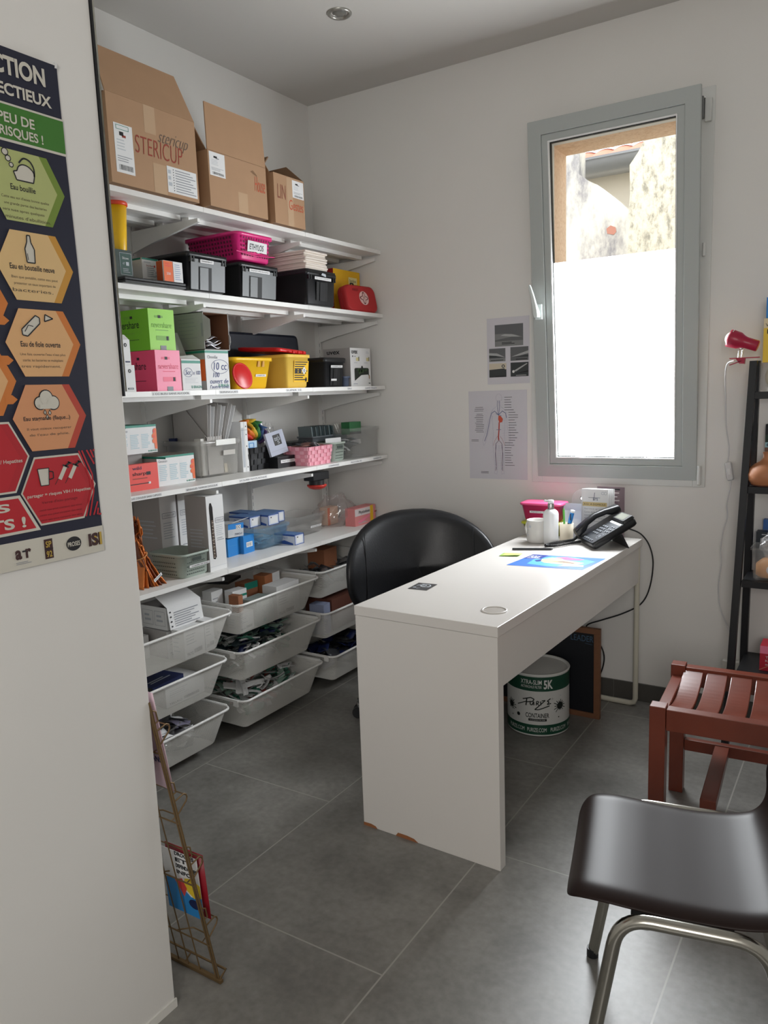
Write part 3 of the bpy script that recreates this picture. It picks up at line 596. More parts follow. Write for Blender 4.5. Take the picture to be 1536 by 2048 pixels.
w, d, h = .137, .18, .142; b = B(); GB = mat('grey_board', (0, 0, 0)); BI = mat('brown_board', (126, 86, 62), .8)
b.box(0, .003, 0, d, 0, h, GB); b.box(w-.003, w, 0, d, 0, h, GB); b.box(0, w, 0, d, h-.003, h, GB); b.box(0, w, 0, d, 0, .003, GB); b.box(0, w, d-.003, d, 0, h, GB)
for q in ((.0035, .004, .001, d-.004, .004, h-.004), (w-.004, w-.0035, .001, d-.004, .004, h-.004), (.004, w-.004, d-.0045, d-.0035, .004, h-.004), (.004, w-.004, .001, d-.004, h-.0042, h-.0034)): b.box(*q, BI)
l = leftf(d); b.rows(l, .05, .15, .04, .125, 6, GREYINK, .15); b.rect(l, d-.012, d-.004, .05, .1, GREYINK); b.build('body', t)
flap(t, [(.0, -.001, .03), (.0, -.001, h-.01), (.014, -.022, h-.03), (.014, -.022, .05)], GB, t=.002); flap(t, [(w, -.001, .02), (w, -.001, .06), (w-.012, -.016, .05), (w-.012, -.016, .03)], WPAPER, t=.002)
FOIL = mat('silver_foil', (196, 196, 200), .28, metal=.7)
for i in range(4):
    b = B(); R = random.Random(30+i); b.grid(lambda u, v: (.03+.075*u, .012+.09*v, .006*math.sin(6*u+i)+.004*math.sin(11*v+i*2)), 10, 8, FOIL)
    solo(b, 'foil_packet', 'crumpled silver foil packet inside the open grey box', 'packet', (-2.168-.004*i, 2.172, z+.165+i*.011), Q+R.uniform(-.1, .1), 'foil packets in the open box', solid=.002)
b = B(); b.loops([[(x, y, zz) for x, y in rrect(.045, .03, .008, 3)] for zz in (0, .042)], mat('grey_translucent', (190, 186, 180), .4)); b.lathe([(.011, .0), (.011, .004), (.004, .012), (.001, .013)], mat('grey_translucent', (0, 0, 0)), 14, (.0, -.018, .02), 'y'); solo(b, 'blister_pack', 'pale blister pack standing inside the open grey box', 'packet', (-2.21, 2.206, z+.2105), Q)
# red lid leaning, yellow tubs
b = B(); b.T = Matrix.Rotation(1.32, 4, 'X'); b.lathe([(.001, .006), (.046, .006), (.05, .004), (.053, .006), (.053, 0), (.05, -.002), (.001, 0)], RED, 36); solo(b, 'round_lid', 'round red lid leaning on the yellow tub', 'lid', (-2.148, 2.352, z+.052), Q)
t = thing('plastic_tub', 'open yellow tub behind the round red lid', 'tub', (-2.158, 2.312, z), Q); w, d, h = .258, .21, .127
b = B(); tub(b, w, d, h, .024, YELLOW, .03, .003, .007, .014); f = face((0, .0245, 0), (1, 0, 0), (0, -.024/h, 1)); YD = mat('dark_amber', (196, 140, 24), .5)  # darker amber for two marks on the tub front
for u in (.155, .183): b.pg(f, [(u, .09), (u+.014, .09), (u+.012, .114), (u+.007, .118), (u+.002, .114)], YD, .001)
b.build('body', t); b = B(); b.rect(f, .148, .212, .050, .060, WPAPER, .0012); b.text(f, 'CHAMP STIL', .156, .204, .0525, .0575, INK, .0016); b.build('label', t)
t = thing('sharps_bin', 'taller yellow bin with black print and raised red lid', 'sharps container', (-2.162, 2.652, z), Q); w, d, h = .176, .26, .145
b = B(); tub(b, w, d, h, .016, YELLOW2, .018, .003, .006, .014); f = face((0, .0165, 0), (1, 0, 0), (0, -.016/h, 1))
b.rect(f, .058, .160, .026, .118, mat('yellow_plastic', (0, 0, 0)), .0008)
for i in range(9): b.rect(f, .062, .152-.01*((i*7) % 4), .034+i*.0095, .0385+i*.0095, INK, .0014)
b.rect(f, .064, .082, .066, .084, INK, .0018); b.rect(f, .09, .108, .066, .084, INK, .0018); b.pg(f, [(.112, .076), (.128, .094), (.144, .076), (.128, .058)], WPAPER, .002); b.ring(f, .128, .076, .006, .003, BLUEINK, .0026, 4); b.disc(f, .144, .036, .007, INK, .002); b.rect(f, .14, .148, .028, .046, INK, .002); b.build('body', t)
b = B(); b.loops([[(x+.0, y, zz+(y-.10)*.06+.012*(1-(x/.20))) for x, y in rrect(w+.03-2*g, d-.02-2*g, .02, 4, w/2-.012, d/2+.01)] for g, zz in ((.004, h+.003), (0, h+.006), (0, h+.018), (.012, h+.021), (.02, h+.017))], RED)
for u in (.045, .082, .118): b.box(u, u+.012, -.003, .003, h+.004, h+.014, RED)
ob = b.build('lid', t)
# black briefcase behind
t = thing('briefcase', 'large flat black case standing behind the yellow tubs', 'case', (-2.43, 2.43, z), Q); w, h = .68, .262
M0 = Matrix.Rotation(-.10, 4, 'X'); b = B(); b.T = M0; CASE = mat('dark_blue_black_case', (30, 34, 46), .5, noise=.12, nscale=50)
b.loops([[(x, y, zz) for x, zz in rrect(w-2*g, h-2*g, .02, 4, w/2, h/2)] for g, y in ((.012, 0), (.012, .003), (.002, .003), (0, .008), (0, .045), (.006, .05))], CASE); b.build('shell', t)
b = B(); b.T = M0; b.tube([(.012, .006, .006), (w-.012, .006, .006), (w-.012, .006, h-.006), (.012, .006, h-.006)], .003, BLACKP, 6, True); b.build('edge', t)
b = B(); b.T = M0; b.loops([[(x, y, zz+.027) for x, y in rrect(.16-2*g, .05-2*g, .02, 4, .12, .025)] for g, zz in ((.004, h-.026), (0, h-.022), (0, h-.012), (.01, h-.008))], BLACKP); b.build('handle', t)
t = thing('storage_box', 'small black lidded box with white labels beside the glove carton', 'storage box', (-2.16, 2.925, z), Q); w, d, h = .172, .26, .128
b = B(); tub(b, w, d, h, .014, BLACKP, .014, .004, .006, .014); f = face((0, .0145, 0), (1, 0, 0), (0, -.014/h, 1)); RC = mat('recess_shade', (0, 0, 0)); b.rect(f, .05, .125, .008, .088, RC, .002); b.rect(f, .07, .1, .008, .086, BLACKP, .005); b.build('body', t)
b = B(); b.loops([[(x, y, zz) for x, y in rrect(w+.004-2*g, d+.004-2*g, .014, 4, w/2, d/2)] for g, zz in ((0, h-.006), (0, h+.005), (.006, h+.008))], BLACKP); b.build('lid', t)
b = B(); b.rect(f, .044, .136, .090, .101, WPAPER, .007); b.text(f, 'CHAMPS STIL', .052, .128, .093, .098, INK, .0074); b.rect(f, .05, .094, .03, .039, WPAPER, .007); b.build('label', t)
def d_(b, f, l, t_):
    b.text(f, 'uvex', .012, .064, .158, .174, INK, .001, bold=.02); b.text(l, 'uvex', .022, .10, .158, .174, INK, .001, bold=.02); b.rows(f, .138, .168, .16, .172, 2, LGREY, .3)
    for u in (.05, .14): b.rect(f, u, u+.018, .124, .14, mat('pale_yellow_print', (214, 204, 150), .6)); b.rect(f, u+.019, u+.028, .124, .144, mat('olive_print', (130, 128, 96), .6)); b.rows(f, u-.02, u+.01, .112, .118, 1, LGREY)
    b.disc(f, .02, .146, .004, INK); b.rows(f, .03, .05, .143, .149, 1, GREYINK)
    GW = mat('dark_window_print', (26, 34, 26), .5); b.pg(f, [(.032, .028), (.09, .055), (.15, .058), (.158, .05), (.158, .085), (.15, .09), (.108, .09), (.104, .1), (.094, .1), (.09, .09), (.04, .09), (.032, .085)], GW, .001)
    for i in range(14): R = random.Random(i); b.disc(f, .05+.095*R.random(), .064+.02*R.random(), .006, mat('leaf_green_print', (58, 82, 48), .5), .0014, 7)
    b.disc(f, .162, .046, .006, mat('tan_print', (176, 152, 128), .6), .001, 14, .011); b.rect(f, .02, .056, .012, .0135, BLUEINK); b.rect(f, .154, .170, .013, .017, INK)
carton('glove_box', 'white work glove carton with dark leafy window at the window end', 'box', -2.172, 3.150, z, .178, .16, .186, WPAPER, d_, None, 0, mat('shaded_card_side', (168, 164, 162), .6))  # white card greyed on its sides, shade put into the colour
b = B(); tub(b, .055, .07, .05, .006, mat('blue_grey_plastic', (84, 94, 116), .4), .012); solo(b, 'plastic_cup', 'small blue grey cup between black box and glove carton', 'cup', (-2.168, 3.092, z), Q)
# ---- fourth shelf
z = ZS[4]
CLOUD = [(.0, .0), (.012, .0), (.012, .085), (.004, .086), (-.004, .082), (-.006, .074), (-.004, .066), (-.012, .058), (-.012, .048), (-.004, .044), (-.012, .036), (-.010, .026), (-.002, .024)]
def braun(w, h):
    def d_(b, f, l, t_):
        b.rect(f, 0, w, h-.008, h, TEAL); b.rect(l, 0, .2, h-.008, h, TEAL); b.text(f, 'Omnican', .008, .05, h-.024, h-.014, GREYINK, .001); b.text(l, 'Omnican', .012, .06, h-.03, h-.018, GREYINK, .001)
        for i in range(3): F = f; b.rows(F, .008+i*.052, .05+i*.052, .018, h-.032, 9, mat('pale_blue_print', (176, 200, 208), .6), .5, i)
        b.pg(f, [(w-.012+u, .012+v*.9) for u, v in CLOUD], ORANGE, .001); b.disc(f, w-.013, .078, .005, CORAL, .0014); b.disc(f, w-.013, .058, .005, CORAL, .0014); b.text(f, 'B BRAUN', w-.046, w-.004, .004, .010, TEAL, .001, bold=.02)
    return d_
carton('syringe_box', 'lower white needle box with teal band and orange print', 'box', -2.262, 1.984, z, .188, .15, .112, WPAPER, braun(.188, .112), 'needle boxes on the fourth shelf', 0, mat('shaded_card_side', (0, 0, 0)), mat('dark_top_card', (120, 108, 98), .7))
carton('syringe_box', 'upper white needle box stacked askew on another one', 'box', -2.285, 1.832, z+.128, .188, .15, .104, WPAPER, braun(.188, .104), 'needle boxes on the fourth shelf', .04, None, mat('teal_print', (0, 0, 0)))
carton('box', 'plain white box hidden under the upper needle box', 'box', -2.33, 1.79, z, .185, .12, .127, mat('shaded_card_side', (0, 0, 0)), None)
def d_(b, f, l, t_):
    b.text(f, 'wild', .02, .06, .076, .088, NAVY, .001); b.text(f, 'sharp', .018, .078, .052, .068, INK, .001); b.rect(f, .08, .1, .054, .066, INK); b.rows(f, .018, .086, .040, .048, 1, REDINK); b.rect(f, .006, .09, .0235, .0265, INK); b.rect(f, .086, .098, .021, .029, WPAPER)
carton('box', 'coral red box in front of the stacked needle boxes', 'box', -2.232, 1.825, z, .135, .026, .096, CORAL, d_)
b = B(); b.box(0, .004, 0, .10, 0, .15, YELLOW); solo(b, 'yellow_folder', 'edge of a yellow folder standing by the poster wall', 'folder', (-2.30, 1.78, z), Q)
t = thing('storage_crate', 'clear plastic crate with white lid corner in front of the magazine file', 'storage box', (-2.286, 2.235, z), Q); w, d, h = .245, .225, .15
b = B(); tub(b, w, d, h, .014, MILKY, .02, .003, .008, .02); b.build('body', t)
f = face((0, .0145, 0), (1, 0, 0), (0, -.014/h, 1)); b = B(); b.box(.085, w-.045, -.004, .004, h-.022, h+.001, mat('milk_white_plastic', (220, 220, 214), .3)); b.rect(f, .13, .20, .085, .105, mat('grey_translucent', (0, 0, 0)), .003); b.build('handle', t)
for i, (x0, y0, w_, d_1, h_, m, lab) in enumerate(((.022, .10, .03, .06, .10, WPAPER, 'white box standing in the clear crate'), (.078, .022, .10, .04, .038, mat('cream_card', (214, 200, 170), .6), 'small cream box at the bottom of the clear crate'), (.022, .02, .05, .03, .15, mat('pale_cloth', (206, 204, 198), .8), 'crumpled white pouch poking out of the clear crate'), (.022, .165, .018, .03, .152, NAVY, 'dark blue box top in the clear crate'))):
    b = B(); block(b, w_, d_1, h_, m); solo(b, 'small_box', lab, 'box', (-2.286-y0, 2.235+x0, z+.009), Q+.1*i)
t = thing('magazine_file', 'grey cardboard magazine file with slanted side, stuffed with papers', 'magazine file', (-2.322, 2.285, z+.010), 0)
GF = mat('grey_file_board', (178, 174, 170), .8); b = B(); P = [(.02, 0), (-.168, 0), (-.168, .31), (-.135, .315), (.02, .155)]
for y in (0, .09): b.loops([[(x, yy, zz) for x, zz in P] for yy in (y+.003, y)], GF, smooth=False)
b.box(-.168, -.165, 0, .093, 0, .31, GF); b.box(.017, .02, 0, .093, 0, .155, GF); b.build('file', t)
R = random.Random(3)
for i in range(9):
    b = B(); k = i*.006; m = WPAPER if i % 3 else mat('grey_file_board', (0, 0, 0)); g = i*.0085; y0, y1 = .008+g, .0095+g; zt = .296-.006*(i % 3); b.hexa([(-.155, y0, .004), (.012, y0, .004), (.012, y1, .004), (-.155, y1, .004), (-.14, y0+i*.012, zt), (.03, y0+i*.012, zt-.01), (.03, y1+i*.012, zt-.01), (-.14, y1+i*.012, zt)], m)
    solo(b, 'paper_sheet', 'loose sheets fanned out in the grey magazine file', 'paper', (-2.322, 2.285, z+.012), 0, 'papers in the magazine file')
for i in range(2):
    b = B(); block(b, .019, .20, .215, WPAPER, mat('white_paper', (0, 0, 0))); b.rect(front(), .003, .016, .02, .19, LGREY, .0006) if i == 0 else [b.disc(front(), .0095, v, .003, INK) for v in (.02, .11, .16, .195)]
    b.line(front(), [(0, .18), (.019, .18)], .001, INK); solo(b, 'binder', ['slim white binder next to the clear crate', 'slim white binder with punched holes beside the woven black basket'][i], 'binder', (-2.30, 2.490+i*.021, z), Q, 'white binders')
RB = [mat('rainbow_%s' % n, c, .6) for n, c in (('red', (200, 50, 34)), ('orange', (222, 120, 40)), ('yellow', (214, 180, 50)), ('green', (50, 120, 60)), ('blue', (50, 80, 130)), ('violet', (96, 70, 120)))]
b = B()
for i, m in enumerate(RB):
    a0, a1 = 2.5-i*.36, 2.5-(i+1)*.36
    b.grid(lambda u, v, a0=a0, a1=a1: ((.02+.105*v)*math.cos(a0+(a1-a0)*u)*1.0+.06, .05+.03*math.sin(v*7+u*3), .06+(.015+.10*v)*math.sin(a0+(a1-a0)*u)), 5, 8, m)
solo(b, 'rainbow_cloth', 'folded rainbow striped cloth behind the black woven basket', 'cloth', (-2.31, 2.56, z+.045), Q, solid=.012)
def bag(b, w, d, h, m, seed=1):
    R = random.Random(seed); ph = [R.uniform(0, 6) for _ in range(6)]
    def fn(u, v):
        a = 2*PI*u; p = math.sin(min(1, .12+v*.95)*PI*.98); k = 1+.10*math.sin(5*a+ph[0]+9*v)+.07*math.sin(9*a+ph[1]-13*v)+.05*math.sin(17*a+ph[2]+21*v)
        return (w/2*(.45+.55*p)*k*math.cos(a), d/2*(.45+.55*p)*k*math.sin(a), h*v*(1+.05*math.sin(3*a+ph[3])))
    b.grid(fn, 48, 22, m)
b = B(); bag(b, .12, .09, .185, BAG, 4); solo(b, 'plastic_bag', 'crinkled clear bag standing beside the rainbow cloth', 'bag', (-2.42, 2.80, z), Q, 'clear bags behind the baskets')
b = B(); bag(b, .16, .11, .20, BAG, 9); solo(b, 'plastic_bag', 'crinkled clear bag with folded top behind the grey leaflet', 'bag', (-2.39, 2.70, z), Q, 'clear bags behind the baskets')
def woven(b, w, d, h, m, m2, nx, nd, nz, inset=.01):
    b.loops([[(x, y, zz) for x, y in rrect(w-2*g, d-2*g, .006, 2, w/2, d/2)] for g, zz in ((inset, 0), (0, h), (.005, h), (inset+.005, .006))], m)
    for side, n, L in ((0, nx, w), (1, nd, d), (2, nx, w), (3, nd, d)):
        for k in range(nz):
            for i in range(n):
                if (i+k) % 2: continue
                g0, g1 = inset*(1-k/nz), inset*(1-(k+1)/nz); u0, u1 = L*(i+.06)/n, L*(i+.94)/n; u0 = max(u0, g0+.001); u1 = min(u1, L-g0-.001); v0, v1 = h*(k+.06)/nz, h*(k+.94)/nz
                mp = {0: lambda u, g, o: (u, g-o), 1: lambda u, g, o: (g-o, u), 2: lambda u, g, o: (u, d-g+o), 3: lambda u, g, o: (w-g+o, u)}[side]
                A = [mp(u0, g0, 0), mp(u1, g0, 0), mp(u0, g0, .004), mp(u1, g0, .004)]; C = [mp(u0, g1, 0), mp(u1, g1, 0), mp(u0, g1, .004), mp(u1, g1, .004)]
                b.hexa([(*A[0], v0), (*A[1], v0), (*A[3], v0), (*A[2], v0), (*C[0], v1), (*C[1], v1), (*C[3], v1), (*C[2], v1)], m2)
b = B(); woven(b, .178, .13, .1, mat('black_weave', (24, 24, 26), .6), mat('black_weave_strap', (36, 36, 40), .5), 7, 6, 4); solo(b, 'woven_basket', 'black woven basket holding leaflets on the fourth shelf', 'basket', (-2.29, 2.528, z), Q)
b = B(); block(b, .06, .012, .06, mat('pale_blue_card', (176, 204, 226), .5)); b.line(front(), [(.012, .03), (.04, .03), (.04, .05), (.012, .05), (.012, .03)], .003, BLUE, .001); solo(b, 'blue_packet', 'pale blue packet in the black woven basket', 'packet', (-2.31, 2.535, z+.07), Q-.05)
for i in range(3):
    b = B(); b.box(0, .09, 0, .002, 0, .10, mat('grey_white_sheet', (190, 190, 190), .7)); solo(b, 'leaflet', 'white leaflet inside the black woven basket', 'leaflet', (-2.34-.012*i, 2.60, z+.035), Q+.1, 'leaflets in the black basket')
t = thing('leaflet_stack', 'blue grey leaflet with black square print leaning over the black box', 'leaflet', (-2.262, 2.638, z+.052), Q-.06)
M0 = Matrix.Translation((0, 0, 0)) @ Matrix.Rotation(-.18, 4, 'X') @ Matrix.Rotation(-.16, 4, 'Y'); b = B(); b.T = M0; block(b, .115, .012, .105, mat('blue_grey_leaflet', (176, 180, 196), .6)); f = front(); b.rect(f, .04, .088, .042, .09, mat('charcoal_print', (52, 50, 50), .6)); b.text(f, "tot's", .045, .082, .062, .084, LGREY, .0012, bold=.01); b.text(f, '5', .06, .075, .047, .06, LGREY, .0012); b.line(f, [(.0, .02), (.115, .02)], .001, GREYINK); b.build('leaflet', t)
t = thing('storage_box', 'low black box with white label in front of the leaflet', 'storage box', (-2.242, 2.652, z), Q); b = B(); block(b, .125, .09, .042, BLACKP); b.build('body', t, .002); b = B(); b.box(-.001, .126, -.001, .091, .0425, .052, BLACKP); b.build('lid', t, .002)
b = B(); b.rect(front(), .02, .118, .022, .036, WPAPER, .0014); b.text(front(), 'PALETTES + TOTE', .03, .11, .026, .032, INK, .0018); b.build('label', t)
PW = mat('pink_weave', (226, 150, 166), .6); PW2 = mat('pink_weave_strap', (238, 172, 186), .5)
b = B(); woven(b, .184, .15, .086, PW, PW2, 8, 6, 5); solo(b, 'woven_basket', 'pink woven basket holding dark sachets', 'basket', (-2.158, 2.768, z), Q)
def pile(name, label, cat, loc, w, d, h, n, mats, size, seed, group=None):
    b = B(); R = random.Random(seed)
    for i in range(n):
        m = mats[R.randrange(len(mats))]; sx, sy = size[0]*R.uniform(.7, 1.2), size[1]*R.uniform(.7, 1.2); q = math.hypot(sx, sy)/2
        c = Vector((R.uniform(q, max(q+.001, w-q)), R.uniform(q, max(q+.001, d-q)), h*(.12+.8*R.random()))); tl = min(.6, h/2/q)
        T = Matrix.Translation(c) @ Matrix.Rotation(R.uniform(0, 6.28), 4, 'Z') @ Matrix.Rotation(R.uniform(-tl, tl), 4, 'X') @ Matrix.Rotation(R.uniform(-tl, tl), 4, 'Y'); a = R.uniform(-.008, .008); b.T = T
        b.grid(lambda u, v: ((u-.5)*sx, (v-.5)*sy, a*math.sin(3*u)+.004*math.sin(7*v+i)), 4, 3, m)
    b.T = None; o = solo(b, name, label, cat, loc, Q, None, solid=.0015, kind='stuff'); return o
CH = [mat('charcoal_sachet', (56, 58, 62), .35), mat('grey_sachet', (110, 112, 114), .35), mat('silver_foil', (0, 0, 0))]
pile('sachets', 'dark grey sachets heaped in the pink woven basket', 'sachets', (-2.165, 2.775, z+.02), .17, .135, .08, 40, CH, (.06, .04), 7)
b = B(); b.grid(lambda u, v: (.01+.15*u, .02+.07*v, .088+.012*math.sin(PI*u)*math.sin(PI*v)), 12, 6, mat('brown_sachet', (120, 84, 76), .35)); solo(b, 'sachet_strip', 'strip of brown sachets lying on the pink woven basket', 'sachet', (-2.18, 2.775, z), Q, solid=.004)
def holes(b, f, u0, u1, vs, m, du=.0105, w=.006, h=.0035):
    for v in vs:
        n = int((u1-u0)/du)
        for i in range(n): b.rect(f, u0+i*du, u0+i*du+w, v, v+h, m, .0008)
def sagebasket(t, w, d, h):
    b = B(); tub(b, w, d, h, .01, SAGE, .03, .003, .005, .008); s = .01/h
    f = face((0, .0105, 0), (1, 0, 0), (0, -s, 1)); l = face((.0105, d, 0), (0, -1, 0), (-s, 0, 1)); r = face((w-.0105, 0, 0), (0, 1, 0), (s, 0, 1)); V = [h*.14, h*.28, h*.46, h*.62, h*.86]
    holes(b, f, .03, w-.03, V, SAGED); holes(b, l, .03, d-.03, V, SAGED); b.pg(f, [(w*.5-.022+.0, h*.68), (w*.5+.022, h*.68), (w*.5+.022, h*.82), (w*.5-.022, h*.82)], SAGED, .0012); b.build('body', t); return f
t = thing('plastic_basket', 'sage green perforated basket between pink basket and clear bin', 'basket', (-2.172, 2.975, z), Q, 'sage baskets'); sagebasket(t, .125, .20, .09)
b = B(); b.box(0, .10, 0, .003, 0, .075, WPAPER); solo(b, 'paper_sheet', 'white sheet standing in the sage basket on the fourth shelf', 'paper', (-2.22, 2.985, z+.035), Q-.2)
t = thing('storage_bin', 'large clear bin full of packets at the window end of the fourth shelf', 'storage box', (-2.145, 3.10, z), Q); b = B(); tub(b, .255, .34, .15, .01, CLEAR, .02, .003, .006, .014); b.build('body', t)
for i in range(26):
    lean = -.12 if i < 16 else -.55; dark = i < 17; b = B(); h_ = .16; k = i*.0115
    m = mat('dark_teal_packet', (44, 58, 62), .35) if dark and i % 3 else (mat('grey_teal_packet', (96, 108, 110), .35) if dark else mat('pale_packet', (206, 204, 198), .4))
    b.T = Matrix.Rotation(lean, 4, 'Y'); b.box(0, .0045 if i % 4 else .007, .003*(i % 3), .08, 0, h_*(.36 if dark else .44)-.003*(i % 2), m)
    solo(b, 'packet', 'flat packet filed upright in the long row behind the sage basket' if dark else 'pale packet leaning over at the end of the filed row', 'packet', (-2.26, 2.935+k+(0.03 if not dark else 0), z+.112), Q, 'filed packets' if dark else 'pale filed packets')
t = thing('wire_tray', 'grey tray holding the row of filed packets', 'tray', (-2.25, 2.925, z+.095), Q); b = B(); tub(b, .30, .10, .028, .004, mat('grey_tray_plastic', (88, 94, 98), .4), .008); b.build('tray', t)
b = B(); block(b, .165, .10, .094, mat('dark_grey_box', (76, 80, 82), .5)); solo(b, 'box', 'dark grey box under the tray of packets', 'box', (-2.385, 2.93, z), Q)
carton('box', 'dark green box in the large clear bin', 'box', -2.2, 3.16, z+.118, .10, .05, .06, mat('green_card', (44, 104, 62), .5), lambda b, f, l, t_: b.rect(f, 0, .1, .0, .012, INK))
pile('packets', 'clear and grey packets lying in the large clear bin', 'packets', (-2.17, 3.115, z+.008), .22, .28, .08, 30, [BAG, mat('grey_sachet', (0, 0, 0)), mat('grey_teal_packet', (0, 0, 0)), WPAPER], (.08, .05), 12)
t = thing('alarm_button', 'black box with red mushroom button fixed under the fourth shelf', 'alarm button', (-2.19, 2.86, z-.0345), Q)
b = B(); b.box(-.06, .06, -.03, .03, -.038, 0, BLACKP); b.build('housing', t, .004); b = B(); b.lathe([(.036, -.038), (.036, -.06)], BLACKP, 24); b.build('neck', t); b = B(); b.lathe([(.02, -.058), (.046, -.06), (.046, -.066), (.036, -.076), (.018, -.082), (.001, -.083)], mat('red_button', (190, 50, 40), .35), 32); b.build('button', t)
# ---- lowest shelf
z = ZS[5]
COP = [mat('copper_foil', (214, 124, 62), .3, metal=.45), mat('orange_foil', (216, 120, 50), .35), mat('brown_foil', (120, 64, 36), .35, metal=.3)]
t = thing('sachet_bundle', 'bundle of copper foil sachets tied with a band on the lowest shelf', 'bundle', (-2.232, 1.862, z), Q)
for i in range(7):
    b = B(); R = random.Random(i+40); ox, lean = -.036+.012*i, -.02+.004*i
    b.grid(lambda u, v: (ox*(1.5-1.75*math.sin(PI*min(1, v*.62)) if v < .8 else .6)-.045*v+.01*math.sin(5*v+i)+.006*u, (u-.5)*(.10-.055*math.sin(PI*min(1, v*.75)))+.005*math.sin(9*v+i), v*(.23+.035*R.random())), 6, 22, COP[i % 3]); b.build('sachet', t, solid=.003)
b = B(); b.tube([(-.022+.026*math.cos(a), .034*math.sin(a), .115+.012*math.cos(a)) for a in [2*PI*k/20 for k in range(20)]], .002, mat('rubber_band', (210, 150, 90), .6), 6, True); b.build('band', t)
b = B(); f = face((-.012, -.062, .02), (.9, .1, .45), (-.45, 0, .9)); b.rect(f, 0, .045, 0, .011, WPAPER, .001); b.text(f, 'VENTOUSES', .004, .04, .003, .008, INK, .0014); b.build('label', t)
def tallbox(y, lab):
    b = B(); w, d, h = .085, .15, .31; block(b, w, d, h, WPAPER, mat('shaded_card_side', (0, 0, 0))); f = front(); l = leftf(d); b.line(f, [(.01, .205), (.078, .205), (.078, .225), (.01, .225), (.01, .205)], .0012, NAVY); b.text(f, 'STERICUP', .016, .072, .211, .219, GREYINK); b.rows(f, .012, .07, .12, .19, 7, LGREY, .35); b.rows(f, .012, .06, .05, .09, 4, GREYINK, .3); b.rows(l, .02, .13, .12, .2, 5, LGREY, .3)
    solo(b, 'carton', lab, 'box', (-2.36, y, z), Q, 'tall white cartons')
tallbox(2.065, 'tall white carton behind the copper bundle'); tallbox(2.16, 'tall white carton behind the sage basket')
t = thing('dispenser_carton', 'tall white dispenser carton with dark slot full of cups', 'box', (-2.16, 2.118, z), Q); w, d, h = .092, .115, .296
b = B(); side = mat('shaded_card_side', (0, 0, 0)); block(b, w, d, h, WPAPER, side); f = front(); l = leftf(d)
SLOT = [(.014, .25), (.018, .268), (.026, .268), (.032, .25), (.034, .16), (.038, .055), (.03, .045), (.02, .05)]
b.pg(f, SLOT, mat('slot_shade', (30, 24, 22), .8), .0008); R = random.Random(2)  # flat dark shape painted for the shade inside the slot
for i in range(22): v = .053+i*.0068; b.rect(f, .0205+.002*R.random(), .033-.002*R.random(), v, v+.004, [mat('cup_edge', (176, 160, 146), .6), mat('cup_edge_dark', (120, 100, 88), .6)][i % 2], .0014)
b.line(f, [(.044, .188), (.089, .188), (.089, .206), (.044, .206), (.044, .188)], .0012, NAVY); b.text(f, 'STERICUP', .048, .085, .193, .201, GREYINK); b.rows(f, .044, .085, .135, .18, 6, LGREY, .3); b.rows(f, .046, .086, .115, .13, 2, GREYINK, .35); b.rows(l, .02, .1, .09, .17, 6, LGREY, .3); b.line(f, [(0, .018), (w, .018)], .001, LGREY); b.build('carton', t)
t = thing('plastic_basket', 'empty sage green perforated basket on the lowest shelf', 'basket', (-2.158, 1.972, z), Q, 'sage baskets'); f = sagebasket(t, .162, .19, .092); b = B(); b.rect(f, .042, .15, .038, .048, WPAPER, .002); b.text(f, 'CHAMPS DE SOIN', .052, .14, .0405, .0455, INK, .0026); b.build('label', t)
bb = mat('blue_card_side', (60, 140, 205), .4)
carton('blue_box', 'blue box under the open white and blue box', 'box', -2.288, 2.352, z, .076, .10, .076, BLUE, lambda b, f, l, t_: b.rect(f, .015, .06, .044, .046, bb), 'blue boxes beside the dispenser', .06, bb, bb)
carton('blue_box', 'blue box with barcode beside the clear tub', 'box', -2.272, 2.432, z, .072, .10, .078, BLUE, lambda b, f, l, t_: (b.rect(f, .018, .06, .026, .048, WPAPER), b.bars(f, .022, .056, .03, .044, INK)), 'blue boxes beside the dispenser', .06, bb, bb)
t = thing('blue_box', 'open white and blue box lying tilted on two blue boxes', 'box', (-2.285, 2.355, z+.083), Q+.05); M0 = Matrix.Rotation(.06, 4, 'Y'); b = B(); b.T = M0; block(b, .10, .09, .058, mat('grey_white_card', (196, 198, 200), .6)); f = front(); b.rect(f, 0, .10, .034, .058, BLUE); b.rect(f, .05, .082, .034, .05, WPAPER, .001); b.ring(f, .058, .042, .005, .002, INK, .0014); b.ring(f, .072, .042, .005, .002, INK, .0014); b.text(f, 'ZERO-F', .04, .09, .008, .016, NAVY); b.rows(f, .006, .036, .01, .03, 3, LGREY); b.build('body', t)
flap(t, [(.0, .002, .058), (.10, .002, .066), (.115, -.02, .072), (.01, -.02, .064)], WPAPER, t=.0015)
t = thing('storage_tub', 'clear tub stacked with blue and white boxes', 'storage box', (-2.236, 2.50, z), Q); b = B(); tub(b, .222, .20, .097, .022, BLUEC, .03, .003, .006, .012); b.build('body', t)
pile('gloves_heap', 'pale blue folded sheets at the bottom of the clear tub', 'sheets', (-2.265, 2.53, z+.006), .16, .14, .04, 16, [mat('pale_blue_sheet', (150, 200, 226), .5), BLUEC, WPAPER], (.08, .06), 21)
